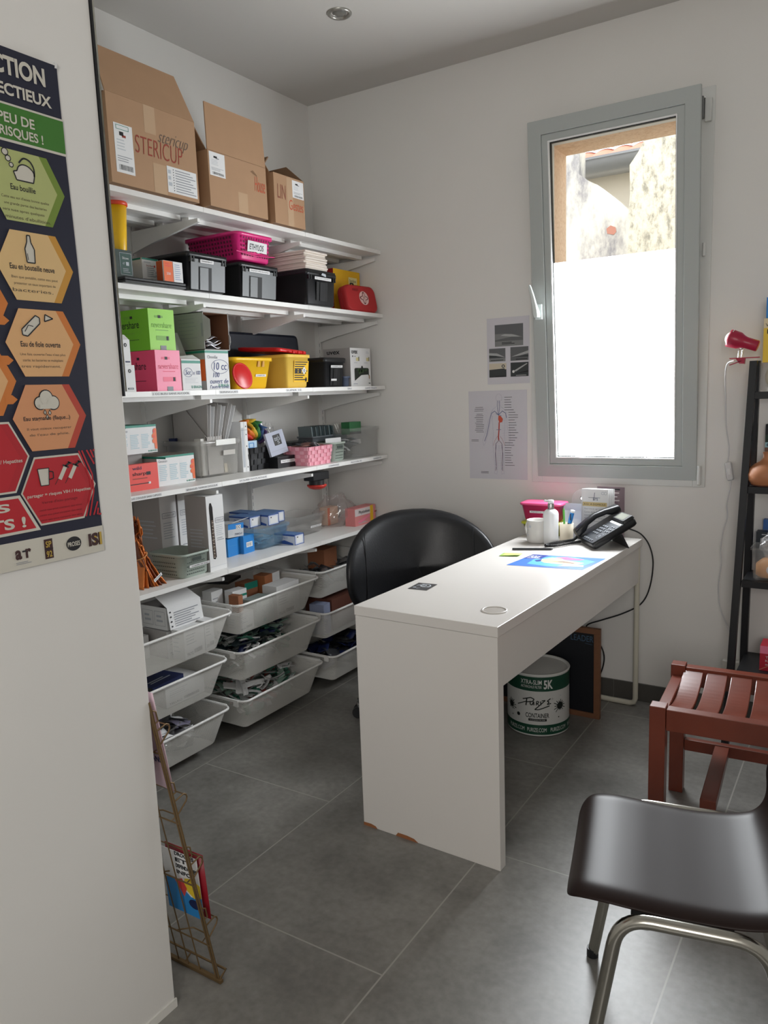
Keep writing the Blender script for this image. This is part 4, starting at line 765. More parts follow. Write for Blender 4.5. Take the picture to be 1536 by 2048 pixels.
def bluebox(x, y, zz, lab, w=.074, rz=0):
    b = B(); d, h = .12, .048; WBL = mat('white_blue_card', (206, 212, 224), .5); block(b, w, d, h, WBL, WBL, mat('blue_lid', (96, 134, 186), .5)); f = front(); l = leftf(d); EB = mat('edge_blue', (50, 84, 156), .5)
    for q in ((0, .004, 0, h), (w-.004, w, 0, h), (0, w, h-.004, h), (0, w, 0, .003)): b.rect(f, *q, EB)
    b.rect(f, .012, w-.012, .008, h-.01, WPAPER, .0009); b.rows(f, .016, w-.016, .012, .03, 4, LGREY, .35); b.rect(f, .016, .024, .032, .037, INK, .0013); b.rect(l, 0, d, h-.008, h, EB); b.pg(l, [(.01, .004), (.06, .02), (.11, .008), (.11, .0)], EB, .0009); b.text(l, 'PROTECT', .03, .08, .026, .034, EB, .001)
    return solo(b, 'tube_box', lab, 'box', (x, y, zz), Q+rz, 'blue and white boxes')
bluebox(-2.26, 2.585, z+.099, 'blue and white box on top of the clear tub, end turned to the room'); bluebox(-2.285, 2.662, z+.099, 'blue and white box at the window end on top of the clear tub', .066)
bluebox(-2.385, 2.60, z+.099, 'blue and white box on the clear tub behind two others'); bluebox(-2.30, 2.508, z+.099, 'blue and white box on the clear tub nearest the dispenser'); bluebox(-2.186, 2.672, z, 'single blue and white box standing on the shelf beside the clear tub', .066)
t = thing('storage_tub', 'empty clear tub with white label near the window end', 'storage box', (-2.27, 2.80, z), Q); b = B(); tub(b, .24, .19, .098, .02, CLEAR, .03, .003, .006, .012); b.build('body', t); f = face((0, .0205, 0), (1, 0, 0), (0, -.02/.098, 1)); b = B(); b.rect(f, .115, .20, .032, .042, WPAPER, .0016); b.text(f, 'ECOUVILLONS', .124, .192, .0345, .0395, INK, .002); b.build('label', t)
b = B(); bag(b, .26, .17, .155, clear('clear_pouch', (232, 214, 212), .2, .15, .09), 15); solo(b, 'plastic_bag', 'big clear pouch bulging behind the pink medicine box', 'bag', (-2.33, 3.19, z), Q)
def d_(b, f, l, t_):
    b.rect(f, .0, .168, .05, .086, mat('cream_print', (226, 214, 214), .5)); b.text(f, 'Physiodose', .034, .134, .055, .075, INK, .001, bold=.02); b.pg(f, [(.02, .02), (.13, .045), (.14, .04), (.05, .012)], PINKL, .001); b.rect(f, .138, .166, 0, .09, YELLOW, .0012); b.rect(f, .18, .2, .05, .056, REDINK); b.rows(f, .03, .12, .008, .018, 2, LGREY)
carton('medicine_box', 'pink and white medicine box with yellow stripe at the shelf end', 'box', -2.2, 3.175, z, .19, .06, .09, mat('salmon_card', (226, 140, 140), .5), d_)
b = B(); block(b, .09, .05, .09, mat('peach_card', (226, 190, 160), .5)); b.rect(front(), .0, .02, 0, .09, ORANGE); solo(b, 'medicine_box', 'small peach box with orange edge inside the big clear pouch', 'box', (-2.345, 3.14, z+.003), Q)
# ---- contents of the wire baskets
def at(bay, row, x, y, zz): # basket-local point to world
    zr = {0: .586, 1: .388, 2: .183}[row]-.138; yc = (JY[bay]+JY[bay+1])/2-.273; return (XFB[bay, row]-y, yc+x, zr+.002+zz)
GP = mat('shaded_card_side', (0, 0, 0))
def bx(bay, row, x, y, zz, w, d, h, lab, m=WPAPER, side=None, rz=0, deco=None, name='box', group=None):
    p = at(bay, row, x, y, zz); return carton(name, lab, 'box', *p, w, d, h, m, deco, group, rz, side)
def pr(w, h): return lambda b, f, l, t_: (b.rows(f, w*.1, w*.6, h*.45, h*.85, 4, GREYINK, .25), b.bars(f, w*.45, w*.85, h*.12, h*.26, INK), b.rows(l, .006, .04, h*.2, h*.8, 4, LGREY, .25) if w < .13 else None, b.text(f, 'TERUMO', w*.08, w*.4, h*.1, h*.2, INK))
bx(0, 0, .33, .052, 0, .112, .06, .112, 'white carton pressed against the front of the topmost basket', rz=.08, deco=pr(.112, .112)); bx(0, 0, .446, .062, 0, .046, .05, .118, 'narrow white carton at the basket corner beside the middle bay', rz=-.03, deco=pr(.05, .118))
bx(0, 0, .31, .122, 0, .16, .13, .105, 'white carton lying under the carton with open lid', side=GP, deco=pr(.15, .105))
t = thing('carton', 'white instruction carton with lid flap folded open, in the topmost basket', 'box', at(0, 0, .315, .120, .109), Q+.0); w, d, h = .17, .15, .086; b = B(); hollow(b, w, d, h, WPAPER, GP, .002); l = leftf(d)
for i in range(2): b.line(l, [(.02+i*.065, .015), (.075+i*.065, .015), (.075+i*.065, .07), (.02+i*.065, .07), (.02+i*.065, .015)], .001, GREYINK); b.rows(l, .03+i*.065, .065+i*.065, .025, .06, 2, LGREY)
b.build('body', t)
fp = flap(t, [(0, -.004, h+.002), (w, -.004, h+.002), (w, -.016, h-.082), (0, -.016, h-.082)], WPAPER, t=.0016); b = B(); F = face((0, -.0175, h-.082), (1, 0, 0), (0, .1414, .99))
for i in range(7): b.rect(F, .028, .15-.02*((i*5) % 3), .008+i*.0085, .0115+i*.0085, GREYINK, .0012)
for i in range(4): b.disc(F, .011, .012+i*.018, .0035, INK, .0012, 8)
b.build('lettering', fp); flap(t, [(0, -.004, h+.002), (w, -.004, h+.002), (w-.02, .045, h+.042), (-.008, .045, h+.042)], WPAPER, t=.0016)
bx(0, 0, .15, .20, 0, .14, .1, .09, 'white box at the back of the topmost basket', side=GP)
bx(0, 1, .30, .10, 0, .20, .16, .075, 'flat white box in the middle basket by the poster wall', side=GP, deco=pr(.2, .075)); bx(0, 1, .25, .11, .077, .17, .14, .02, 'dark blue box top with white print in the middle basket', NAVY, BLACKP, .1, lambda b, f, l, t_: b.rows(t_, .03, .14, .03, .06, 2, LGREY))
MC = [('white medicine box standing at the end of the mesh basket', .056, .20, .07, .05, .16, WPAPER), ('white box with teal stripe in the basket', .13, .15, .08, .05, .15, WPAPER), ('brown ended small white box', .10, .09, .03, .05, .145, mat('brown_card', (150, 96, 66), .7)), ('open brown medicine box in the middle bay basket', .26, .2, .08, .06, .15, mat('brown_card', (0, 0, 0))), ('orange and white sachet box near the basket corner', .36, .17, .12, .06, .165, mat('copper_card', (176, 110, 70), .5)), ('white box lying under the orange box', .32, .07, .16, .08, .135, WPAPER), ('grey striped box seen through the mesh', .17, .055, .115, .08, .11, mat('grey_striped_card', (140, 150, 146), .6)), ('white box low at the front corner of the mesh basket', .064, .058, .10, .06, .075, WPAPER), ('large white box with barcode behind the mesh front', .30, .054, .135, .014, .115, WPAPER)]
for i, (lab, x, y, w, d, h, m) in enumerate(MC):
    bx(1, 0, x, y, 0, w, d, h, lab, m, rz=[.05, -.08, .1, -.05, .12, .02, .05, .1, 0][i], deco=[pr(w, h), lambda b, f, l, t_: b.rect(f, 0, .08, .12, .13, TEAL), None, lambda b, f, l, t_: b.rect(f, .0, .08, .12, .15, TEAL), lambda b, f, l, t_: (b.rect(f, .06, .12, 0, .165, WPAPER), b.rect(t_, .06, .12, 0, .06, WPAPER)), pr(w, h), lambda b, f, l, t_: (b.rect(f, .03, .085, .08, .1, SAGE), b.rect(f, .04, .06, .01, .025, TEAL)), pr(w, h), pr(w, h)][i])
b = B(); b.box(0, .13, 0, .10, 0, .012, BLACKP); solo(b, 'black_pouch', 'flat black pouch among the medicine boxes', 'pouch', at(1, 0, .22, .26, .15), Q+.3)
GRN = [mat('green_packet', (70, 128, 108), .35), mat('pale_green_packet', (150, 178, 164), .35), WPAPER, BAG, mat('dark_teal_packet', (0, 0, 0)), mat('navy_blue', (0, 0, 0))]
pile('syringe_packets', 'heap of green and blue wrapped packets in the middle basket', 'packets', at(1, 1, .055, .055, .01), .43, .27, .15, 170, GRN, (.09, .03), 31)
pile('syringe_packets', 'heap of white and green syringe packets in the bottom basket', 'packets', at(1, 2, .055, .055, .01), .43, .27, .145, 170, GRN[:4]+[mat('red_print_packet', (170, 90, 84), .4), WPAPER], (.09, .03), 32)
pile('sachets', 'clear and lilac sachets filling the bottom basket by the poster wall', 'sachets', at(0, 2, .055, .055, .01), .43, .27, .115, 120, [BAG, mat('lilac_sachet', (120, 116, 136), .3), mat('grey_sachet', (0, 0, 0)), WPAPER], (.09, .06), 33)
pile('clear_packets', 'clear packets in the topmost basket behind the desk', 'packets', at(2, 0, .055, .055, .01), .43, .26, .10, 60, [BAG, mat('grey_sachet', (0, 0, 0)), mat('charcoal_sachet', (0, 0, 0))], (.09, .07), 34)
bx(2, 0, .25, .17, .02, .12, .10, .165, 'brown carton rising from the basket behind the desk', mat('brown_card', (0, 0, 0)), rz=.06)
bx(2, 1, .14, .07, .01, .22, .16, .155, 'dark brown packet rising from the basket behind the desk', mat('dark_brown_card', (96, 56, 44), .7), rz=.04); bx(2, 1, .02+.04, .06, .01, .06, .08, .15, 'blue striped box at the corner of that basket', mat('blue_striped_card', (136, 144, 170), .6), rz=.1)
pile('black_things', 'black and navy packets in the bottom basket behind the desk', 'packets', at(2, 2, .055, .055, .01), .43, .26, .125, 70, [BLACKP, mat('charcoal_sachet', (0, 0, 0)), NAVY], (.1, .06), 35)
# ================================================================== desk and what stands on it
DTH = -.0308; DX, DY = -.871, 1.936
def dk(a, c, z=0): return (DX+a*math.cos(DTH)-c*math.sin(DTH), DY+a*math.sin(DTH)+c*math.cos(DTH), z)
t = thing('desk', 'white desk with chipped side panel and cable hole in front of the window', 'desk', dk(0, 0), DTH)
b = B(); b.box(-.5, 0, 0, 1.42, .719, .75, DESK); b.build('tabletop', t, .0015)
b = B(); b.box(-.498, -.002, .002, .038, 0, .718, DESK); f = face((-.498, .002, 0), (1, 0, 0), (0, 0, 1)); CH_ = mat('bare_chipboard', (150, 96, 60), .9)
b.pg(f, [(.0, 0), (.055, 0), (.048, .008), (.03, .012), (0, .011)], CH_); b.pg(f, [(.125, 0), (.212, 0), (.196, .010), (.17, .013), (.135, .013), (.130, .006)], CH_); b.build('side_panel', t, .001)
b = B(); b.box(-.022, -.004, .0385, 1.40, .563, .718, DESK); b.build('front_panel', t, .001)
b = B(); b.box(-.49, -.47, .0385, 1.40, .62, .718, DESK); b.build('drawer_front', t, .001)
b = B(); P = [(-.012, 1.39, .718), (-.012, 1.39, .035), (-.018, 1.39, .018), (-.035, 1.39, .011), (-.46, 1.39, .011), (-.478, 1.39, .018), (-.485, 1.39, .035), (-.485, 1.39, .718)]; b.tube(P, .0115, mat('cream_metal', (206, 202, 186), .4), 10); b.build('leg', t)
b = B(); b.lathe([(.040, .7502), (.040, .7525), (.036, .7535), (.0335, .7525), (.0335, .7506)], DESK, 36, (-.082, .148, 0), cap0=False, cap1=False); b.lathe([(.0335, .7508), (.001, .7508)], mat('grommet_cover', (150, 142, 132), .5), 36, (-.082, .148, 0), cap0=False); b.build('cable_grommet', t)
DZ = .7502
b = B(); f = face((0, 0, 0), (1, 0, 0), (0, 1, 0)); b.rect(f, -.036, .036, -.045, .045, mat('charcoal_print', (0, 0, 0)), .0004); R = random.Random(8)
for i in range(16): x, y = R.uniform(-.03, .022), R.uniform(-.04, .03); b.pg(f, [(x, y), (x+.012*R.random(), y+.002), (x+.014*R.random(), y+.012), (x+.001, y+.006)], LGREY, .0007)
b.ring(f, .006, .012, .017, .004, LGREY, .0008); solo(b, 'sticker', 'small black and white sticker on the near half of the white desk', 'sticker', (-1.288, 2.248, DZ), DTH+.1)
# leaflet and note
P = [Vector(p) for p in ((-1.158, 2.664, 0), (-.876, 2.697, 0), (-.868, 2.882, 0), (-1.136, 2.877, 0))]; ux = (P[1]-P[0]); vy = (P[3]-P[0])
b = B(); O = P[0]; n = 24
F = lambda u, v, l=0: Vector((ux.x*u+vy.x*v, ux.y*u+vy.y*v, l))
b.rect(F, 0, 1, 0, 1, mat('flyer_blue', (66, 122, 214), .3), .0005); b.pg(F, [(.0, .62), (.24, .64), (.22, 1), (0, 1)], mat('flyer_navy', (30, 60, 150), .3), .0008); b.text(F, 'POLE', .03, .17, .72, .90, WPAPER, .0011, bold=.01)
b.rows(F, .03, .22, .66, .7, 1, WPAPER, .5, 1, .0011); SK1 = mat('flyer_cyan', (90, 180, 232), .3); b.pg(F, [(.2, .2), (.5, .1), (.9, .2), (.95, .7), (.6, .95), (.3, .9), (.16, .6)], SK1, .0007)
b.pg(F, [(.26, .62), (.34, .8), (.46, .8), (.55, .66), (.7, .6), (.86, .52), (.82, .36), (.66, .30), (.5, .34), (.38, .36), (.3, .46)], mat('flyer_cream', (240, 214, 160), .3), .0010); b.pg(F, [(.36, .84), (.5, .92), (.78, .80), (.74, .70), (.56, .68), (.48, .78)], mat('flyer_pink', (226, 110, 160), .3), .0012); b.pg(F, [(.42, .5), (.58, .54), (.76, .46), (.74, .42), (.58, .48)], mat('flyer_brown', (130, 84, 90), .3), .0014); b.pg(F, [(.62, .14), (.95, .2), (.9, .36), (.68, .32)], mat('flyer_pale', (176, 214, 240), .3), .0010); b.rows(F, .66, .9, .2, .3, 3, WPAPER, .5, 3, .0014); b.pg(F, [(.2, .5), (.26, .62), (.3, .46), (.26, .4)], mat('flyer_navy', (0, 0, 0)), .0012)
solo(b, 'flyer', 'blue printed flyer with colourful picture lying flat on the desk', 'flyer', (O.x, O.y, DZ))
b = B(); b.grid(lambda u, v: (-.001+.075*u+.02*v, -.0+.06*v-.01*u, .0008+.006*(1-v)**2*(.3+.7*u)), 6, 6, mat('note_green', (196, 244, 120), .5)); solo(b, 'sticky_note', 'lime green sticky note beside the blue flyer', 'note', (-1.245, 2.795, DZ), .45, solid=.0006)
# mug, bottle, pen pot
t = thing('mug', 'white patterned mug beside the white pump bottle', 'mug', (-1.212, 3.122, DZ)); MU = mat('white_ceramic', (216, 214, 210), .25); b = B(); b.lathe([(.036, 0), (.043, .003), (.0455, .012), (.0455, .098), (.0435, .099), (.042, .096), (.042, .008), (.001, .006)], MU, 40); c = cyl(0, 0, 0, .0456, -1.95)
for i in range(4): b.rect(c, -.030, -.008-.006*(i % 2), .034+i*.011, .037+i*.011, LGREY, .0006)
b.disc(c, .0, .074, .006, LGREY, .0006); b.build('cup', t); b = B(); b.tube([(-.040, .018, .078), (-.058, .026, .076), (-.066, .030, .055), (-.060, .027, .03), (-.041, .018, .024)], .005, MU, 8); b.build('handle', t)
t = thing('pump_bottle', 'white pump bottle with chrome collar among the desk things', 'bottle', (-1.148, 3.112, DZ), DTH-.3); BO = mat('white_bottle_plastic', (232, 233, 234), .25); b = B(); b.loops([[(x, y, zz) for x, y in rrect(a, c_, rr, 6)] for a, c_, rr, zz in ((.05, .05, .018, 0), (.0565, .0565, .02, .004), (.0575, .0575, .02, .128), (.053, .053, .02, .138), (.038, .038, .018, .147), (.025, .025, .0124, .149))], BO); b.build('body', t)
b = B(); b.lathe([(.0135, .149), (.0135, .172), (.0125, .174)], CHROME, 24); b.build('collar', t); b = B(); b.lathe([(.0105, .174), (.0125, .176), (.0125, .186), (.011, .188)], BO, 24); b.box(-.034, 0, -.004, .004, .178, .185, BO); b.build('pump', t)
f = face((-.0200, -.0289, .035), (1, 0, 0), (0, 0, 1)); b = B(); b.line(face((-.0291, .02, .035), (0, -1, 0), (0, 0, 1)), [(0, 0), (.04, 0), (.04, .085), (0, .085), (0, 0)], .0008, LGREY); b.build('label', t)
t = thing('pen_pot', 'beige pot holding a green pen and a blue marker', 'pot', (-1.112, 3.205, DZ)); b = B(); b.lathe([(.026, 0), (.028, .003), (.030, .076), (.0275, .076), (.0255, .006), (.001, .005)], mat('beige_ceramic', (206, 196, 176), .4), 32); b.build('pot', t)
t = thing('marker', 'blue and black marker with white end in the beige pot', 'marker', (-1.108, 3.2, DZ+.03)); b = B(); d = Vector((.26, -.04, 1)).normalized(); b.tube([d*.0, d*.05], .0085, BLACKP, 12); b.build('body', t); b = B(); b.tube([d*.05, d*.098], .0092, BLUE, 12); b.box(.018, .022, -.014, -.012, .062, .09, BLACKP); b.build('cap', t); b = B(); b.tube([d*.098, d*.108], .0092, WPAPER, 12); b.build('end', t)
b = B(); d = Vector((-.08, .1, 1)).normalized(); b.tube([d*0, d*.118, d*.126], [.0045, .0045, .001], mat('green_pen_plastic', (80, 150, 60), .4), 10); solo(b, 'pen', 'green pen standing in the beige pot', 'pen', (-1.122, 3.212, DZ+.012))
b = B(); b.box(0, .15, 0, .009, 0, .009, BLACKP); solo(b, 'marker', 'black felt pen lying behind the mug', 'marker', (-1.27, 3.165, DZ), .9)
def lunch(name, label, loc, w, d, h, m, lidm, txt=None):
    t = thing(name, label, 'plastic tub', loc, DTH+.03); b = B(); tub(b, w, d, h, .016, m, .02, .0025, .004, .006); b.build('body', t)
    b = B(); b.loops([[(x, y, zz) for x, y in rrect(w+.008-2*g, d+.008-2*g, .022, 5, w/2, d/2)] for g, zz in ((.001, h-.004), (0, h), (.002, h+.005), (.012, h+.006))], lidm); b.build('lid', t)
    if txt: f = face((0, .0165, 0), (1, 0, 0), (0, -.016/h, 1)); b = B(); b.rect(f, .045, .13, .038, .048, WPAPER, .001); b.text(f, txt, .052, .122, .0405, .0455, INK, .0014); b.build('label', t)
lunch('plastic_tub', 'yellow green tub underneath the pink tub on the desk', (-1.335, 3.235, DZ), .185, .105, .060, clear('green_clear_plastic', (190, 200, 40), .6), mat('yellow_green_lid', (190, 196, 60), .4))
lunch('plastic_tub', 'pink translucent tub with white label stacked on the desk', (-1.34, 3.235, DZ+.0675), .19, .11, .078, clear('pink_clear_plastic', (236, 70, 130), .75), mat('pink_lid', (230, 90, 140), .35), 'PRESERVATIFS')
for i in range(3):
    b = B(); b.box(0, .085-.006*i, 0, .0012, 0, .15-.03*i, mat('blue_white_leaflet', (206, 210, 224), .5)); f = front(); b.rows(f, .008, .06, .02, .12-.03*i, 6, LGREY, .3, i); solo(b, 'leaflet', 'pale leaflets standing between the pen pot and the clear holder', 'leaflet', (-1.158+.012*i, 3.292-.02*i, DZ), -.05, 'pale leaflets on the desk')
t = thing('leaflet_holder', 'clear acrylic leaflet holder with rounded top behind the phone', 'leaflet holder', (-1.13, 3.325, DZ), DTH); b = B(); P = [(0, 0), (.10, 0), (.10, .16)]+[(.05+.05*math.cos(a), .16+.05*math.sin(a)) for a in [PI*k/12 for k in range(1, 12)]]+[(0, .16)]
b.loops([[(x, y, zz) for x, zz in P] for y in (.003, 0)], CLEAR, smooth=False); b.build('back', t); b = B(); b.box(0, .10, -.05, 0, 0, .003, CLEAR); b.box(0, .10, -.05, -.047, 0, .06, CLEAR); b.build('pocket', t)
b = B(); b.T = Matrix.Translation((.05, -.004, .17)) @ Matrix.Rotation(PI/2, 4, 'X'); b.lathe([(.010, 0), (.010, .004), (.006, .007)], CHROME, 18); b.build('screw', t)
for i in range(4):
    b = B(); w, h = .118, .215; b.box(0, w, 0, .0035, 0, h, WPAPER); f = front()
    if i == 0:
        b.line(f, [(.03, .178), (.082, .178)], .0015, NAVY); b.line(f, [(.054, .166), (.058, .200)], .002, NAVY); b.text(f, 'ars', .05, .072, .166, .176, NAVY); b.ring(f, .094, .198, .006, .002, LGREY, .0008, 12); b.ring(f, .106, .198, .006, .002, LGREY, .0008, 12); b.rect(f, .004, .112, .140, .158, mat('gold_print', (206, 184, 130), .5)); b.text(f, 'A.S.I. A DOMICILE', .01, .106, .145, .153, INK, .001)
        for k, s in enumerate(('Service gratuit', 'Centre de Reduction de', 'consommations', 'aux usagers de drogues', 'accueil anonyme')): b.text(f, s, .012, .104, .124-k*.0135, .132-k*.0135, GREYINK)
    solo(b, 'leaflet', ['white leaflet with gold band standing in front of the leaflet row', 'white leaflet behind the gold banded one', 'white leaflet behind the gold banded one', 'white leaflet behind the gold banded one'][i], 'leaflet', (-1.076+.006*i, 3.300+.009*i, DZ), DTH-.02, 'white leaflets on the desk' if i else None)
b = B(); b.box(0, .12, 0, .002, 0, .222, mat('mauve_card', (130, 112, 118), .6)); f = front(); R = random.Random(4)
for i in range(12): v = .012+i*.0165; b.rect(f, .012, .105-.03*R.random(), v, v+.005, mat('pale_mauve', (206, 196, 196), .6)); b.rect(f, .02, .09, v+.008, v+.010, mat('dark_mauve', (80, 66, 72), .6))
b.rect(f, .02, .1, .208, .214, INK); solo(b, 'leaflet', 'mauve striped card at the end of the leaflet row', 'leaflet', (-1.022, 3.345, DZ), DTH)
# telephone
t = thing('telephone', 'black desk telephone with display, keypad and coiled cord', 'telephone', (-1.0, 3.115, DZ), -.906)
PB = mat('phone_black', (24, 25, 28), .32); PG = mat('phone_grey_face', (50, 53, 58), .45); KY = mat('key_silver', (118, 122, 128), .45)
al = .50; FD = Matrix.Rotation(al, 4, 'X'); b = B(); b.T = Matrix.Translation((0, 0, .010)) @ FD
w, d = .192, .205; b.loops([[(x, y, zz) for x, y in rrect(w-2*g, d-2*g, .012, 4, 0, d/2)] for g, zz in ((.006, -.012), (0, -.006), (0, .012), (.004, .018))], PB); b.build('body', t)
TM = Matrix.Translation((0, 0, .010)) @ FD @ Matrix.Translation((0, 0, .0186))
b = B(); b.T = TM; f = face((0, 0, 0), (1, 0, 0), (0, 1, 0)); b.rect(f, -.03, .09, .006, .150, PG, .0004); fpl = b.build('face_plate', t)
for r_ in range(4):
    for c_ in range(3):
        b = B(); b.T = TM @ Matrix.Translation((-.012+c_*.019, .058+r_*.0165, .001)); b.loops([[(x, y, zz) for x, y in rrect(.0135-2*g, .0095-2*g, .004, 3)] for g, zz in ((0, 0), (.001, .003))], KY); b.build('key', fpl)
for i in range(5):
    b = B(); b.T = TM @ Matrix.Translation((-.018+i*.02, .018, .001)); b.loops([[(x, y, zz) for x, y in rrect(.012-2*g, .009-2*g, .004, 3)] for g, zz in ((0, 0), (.001, .003))], KY); b.build('key', fpl)
for i in range(6):
    b = B(); b.T = TM @ Matrix.Translation((.056+.017*(i % 2), .084+(i//2)*.017, .001)); b.loops([[(x, y, zz) for x, y in rrect(.012-2*g, .008-2*g, .003, 3)] for g, zz in ((0, 0), (.001, .003))], KY); b.build('key', fpl)
b = B(); b.T = TM; f = face((0, 0, 0), (1, 0, 0), (0, 1, 0)); b.ring(f, .066, .052, .016, .0025, KY, .002, 20); b.disc(f, .066, .052, .007, KY, .002); b.build('navigation_key', fpl)
b = B(); b.T = TM; b.rect(f, -.02, .085, .138, .149, WPAPER, .0012); b.build('name_strip', t)
b = B(); b.T = TM; b.loops([[(x, y, zz) for x, y in rrect(.115-2*g, .052-2*g, .006, 3, .034, .180)] for g, zz in ((0, .0), (.002, .010), (.004, .012))], PB); b.rect(face((0, 0, .0123), (1, 0, 0), (0, 1, 0)), -.006, .074, .162, .198, mat('lcd_grey', (120, 122, 112), .2), .0004); b.build('display', t)
b = B(); b.T = TM; hx = -.066
b.loops([[(hx+x, y+dy, zz+dz) for x, zz in rrect(ww, hh, .012, 5)] for y, dy, dz, ww, hh in ((.0, 0, .020, .040, .026), (.004, 0, .019, .048, .034), (.04, 0, .026, .048, .034), (.06, 0, .036, .042, .024), (.105, 0, .042, .040, .022), (.15, 0, .036, .042, .024), (.17, 0, .026, .048, .034), (.208, 0, .019, .048, .034), (.213, 0, .020, .040, .026))], PB); b.build('handset', t)
b = B(); b.hexa([(-.08, .15, -.002), (.08, .15, -.002), (.08, .156, -.002), (-.08, .156, -.002), (-.08, .115, .055), (.08, .115, .055), (.08, .125, .058), (-.08, .125, .058)], PB); b.build('stand', t)
path = [Vector(p) for p in ((-.09, .0, .028), (-.092, -.015, .012), (-.086, -.04, .009), (-.064, -.09, .009), (-.034, -.145, .009), (-.010, -.165, .009), (.003, -.14, .009), (-.016, -.09, .009), (-.04, -.04, .009), (-.048, -.004, .010))]
def spline(P, n):
    O = []
    for i in range(len(P)-1):
        p0, p1, p2, p3 = P[max(i-1, 0)], P[i], P[i+1], P[min(i+2, len(P)-1)]
        for k in range(n): u = k/n; O.append(.5*((2*p1)+(p2-p0)*u+(2*p0-5*p1+4*p2-p3)*u*u+(3*p1-p0-3*p2+p3)*u**3))
    return O+[P[-1]]
SP = spline(path, 60); C = []
for i, p in enumerate(SP):
    tg = (SP[min(i+1, len(SP)-1)]-SP[max(i-1, 0)]).normalized(); a = tg.cross(Vector((0, 0, 1))).normalized(); c_ = a.cross(tg); ph = i*1.15; C.append(p+(a*math.cos(ph)+c_*math.sin(ph))*.0050)
b = B(); b.tube(C, .0018, PB, 5); b.build('coiled_cord', t)
b = B(); b.tube([(0, 0, .005), (.145, .058, .005)], .0045, BLACKP, 10); b.tube([(.145, .058, .005), (.153, .061, .005)], [.0045, .0015], BLACKP, 10); solo(b, 'pen', 'slim black pen lying in front of the pump bottle', 'pen', (-1.245, 2.925, DZ))
b = B(); b.tube(spline([Vector(p) for p in ((-.895, 3.30, .80), (-.875, 3.345, .790), (-.835, 3.370, .765), (-.803, 3.38, .715), (-.787, 3.38, .64), (-.800, 3.38, .53), (-.835, 3.375, .455), (-.91, 3.365, .405), (-1.0, 3.36, .365), (-1.07, 3.36, .33), (-1.05, 3.362, .29), (-1.005, 3.362, .24), (-.99, 3.362, .18), (-1.01, 3.362, .10), (-1.05, 3.362, .02))], 8), .0032, BLACKP, 8); solo(b, 'cable', 'black cable hanging from the telephone down behind the desk', 'cable')
# bin and blackboard under the desk
t = thing('filter_bin', 'round white and green printed bin under the desk', 'bin', (-1.148, 2.955, 0)); BW = mat('bin_white', (206, 206, 202), .4); BG = mat('bin_green', (14, 62, 44), .4); BK = mat('bin_ink', (14, 22, 18), .5); r = .128
b = B(); b.lathe([(.110, .004), (r-.002, .002), (r, .006), (r, .258), (r+.003, .262), (r+.001, .266), (r-.005, .266), (r-.008, .2575)], BW, 64, cap0=True); b.build('body', t)
b = B(); b.lathe([(r+.0006, .195), (r+.0006, .255)], BG, 64, cap0=False, cap1=False); b.lathe([(r+.0006, .010), (r+.0006, .052)], BG, 64, cap0=False, cap1=False); c = cyl(0, 0, 0, r, -1.20)
b.text(c, 'XTRA-SLIM', -.072, .014, .224, .243, BW, .0014, bold=.005); b.text(c, '5K', .022, .060, .205, .243, BW, .0014, bold=.03); b.text(c, 'AKTIVKOHLE FILTER', -.072, .014, .208, .219, BW, .0014)
for u in (-.135, -.045, .05, .145): b.text(c, 'PURIZE.COM', u, u+.078, .022, .039, BW, .0014, bold=0)
b.text(c, 'CONTAINER', -.052, .044, .082, .102, BK, .001, bold=.012); b.rect(c, -.04, .034, .068, .078, BK, .001); b.text(c, 'CARBON FILTER', -.034, .028, .0712, .0748, BW, .0016)
for P, wd in (([(-.088, .130), (-.064, .142), (-.048, .149)], .003), ([(-.064, .157), (-.03, .168), (-.016, .162), (-.022, .152), (-.046, .147)], .0035), ([(-.046, .162), (-.050, .132)], .004), ([(-.032, .153), (-.032, .138), (-.024, .137), (-.018, .152), (-.017, .136)], .0035), ([(-.008, .136), (-.006, .154), (.002, .153), (.001, .146), (-.006, .145), (.004, .136)], .003), ([(.010, .154), (.010, .137)], .0035), ([(.014, .156), (.028, .158), (-.014, .118), (.0, .118), (.046, .134)], .0035), ([(.05, .164), (.036, .154), (.044, .150), (.036, .140), (.052, .143)], .0035)): b.line(c, P, wd*1.2, BK, .001)
b.ring(c, .058, .162, .003, .0008, BK, .001, 10)
for cu, cv, rr in ((.094, .128, .019), (-.125, .120, .016)):
    R = random.Random(int(cu*1000)); n = 18; b.disc(c, cu, cv, rr*.8, BK, .0022, 16)
    for k in range(14): a = 2*PI*k/14; q = rr*R.uniform(1.1, 1.75); b.line(c, [(cu+rr*.6*math.cos(a), cv+rr*.6*math.sin(a)), (cu+q*math.cos(a), cv+q*math.sin(a))], .003, BK, .001)
    b.line(c, [(cu-.010, cv-.003), (cu+.012, cv+.002)], .003, BW, .0014); b.line(c, [(cu-.008, cv-.010), (cu+.011, cv-.005)], .003, BW, .0014)
b.disc(c, -.085, .088, .008, BK, .001, 9); b.disc(c, -.1, .108, .003, BK, .001, 7); b.disc(c, .088, .080, .003, BK, .001, 7); b.disc(c, -.118, .076, .003, BK, .001, 7); b.disc(c, .098, .17, .003, LGREY, .001, 7); b.build('print', t)
t = thing('chalkboard', 'framed chalkboard standing on the floor behind the bin', 'chalkboard', (-1.42, 3.112, 0)); WD = mat('orange_brown_wood', (118, 80, 56), .5, noise=.15, nscale=25); w, h = .485, .398
for q in ((0, w, 0, .022), (0, w, h-.024, h), (0, .026, .022, h-.024), (w-.026, w, .022, h-.024)): b = B(); b.box(q[0], q[1], 0, .020, q[2], q[3], WD); b.build('frame_rail', t, .001)
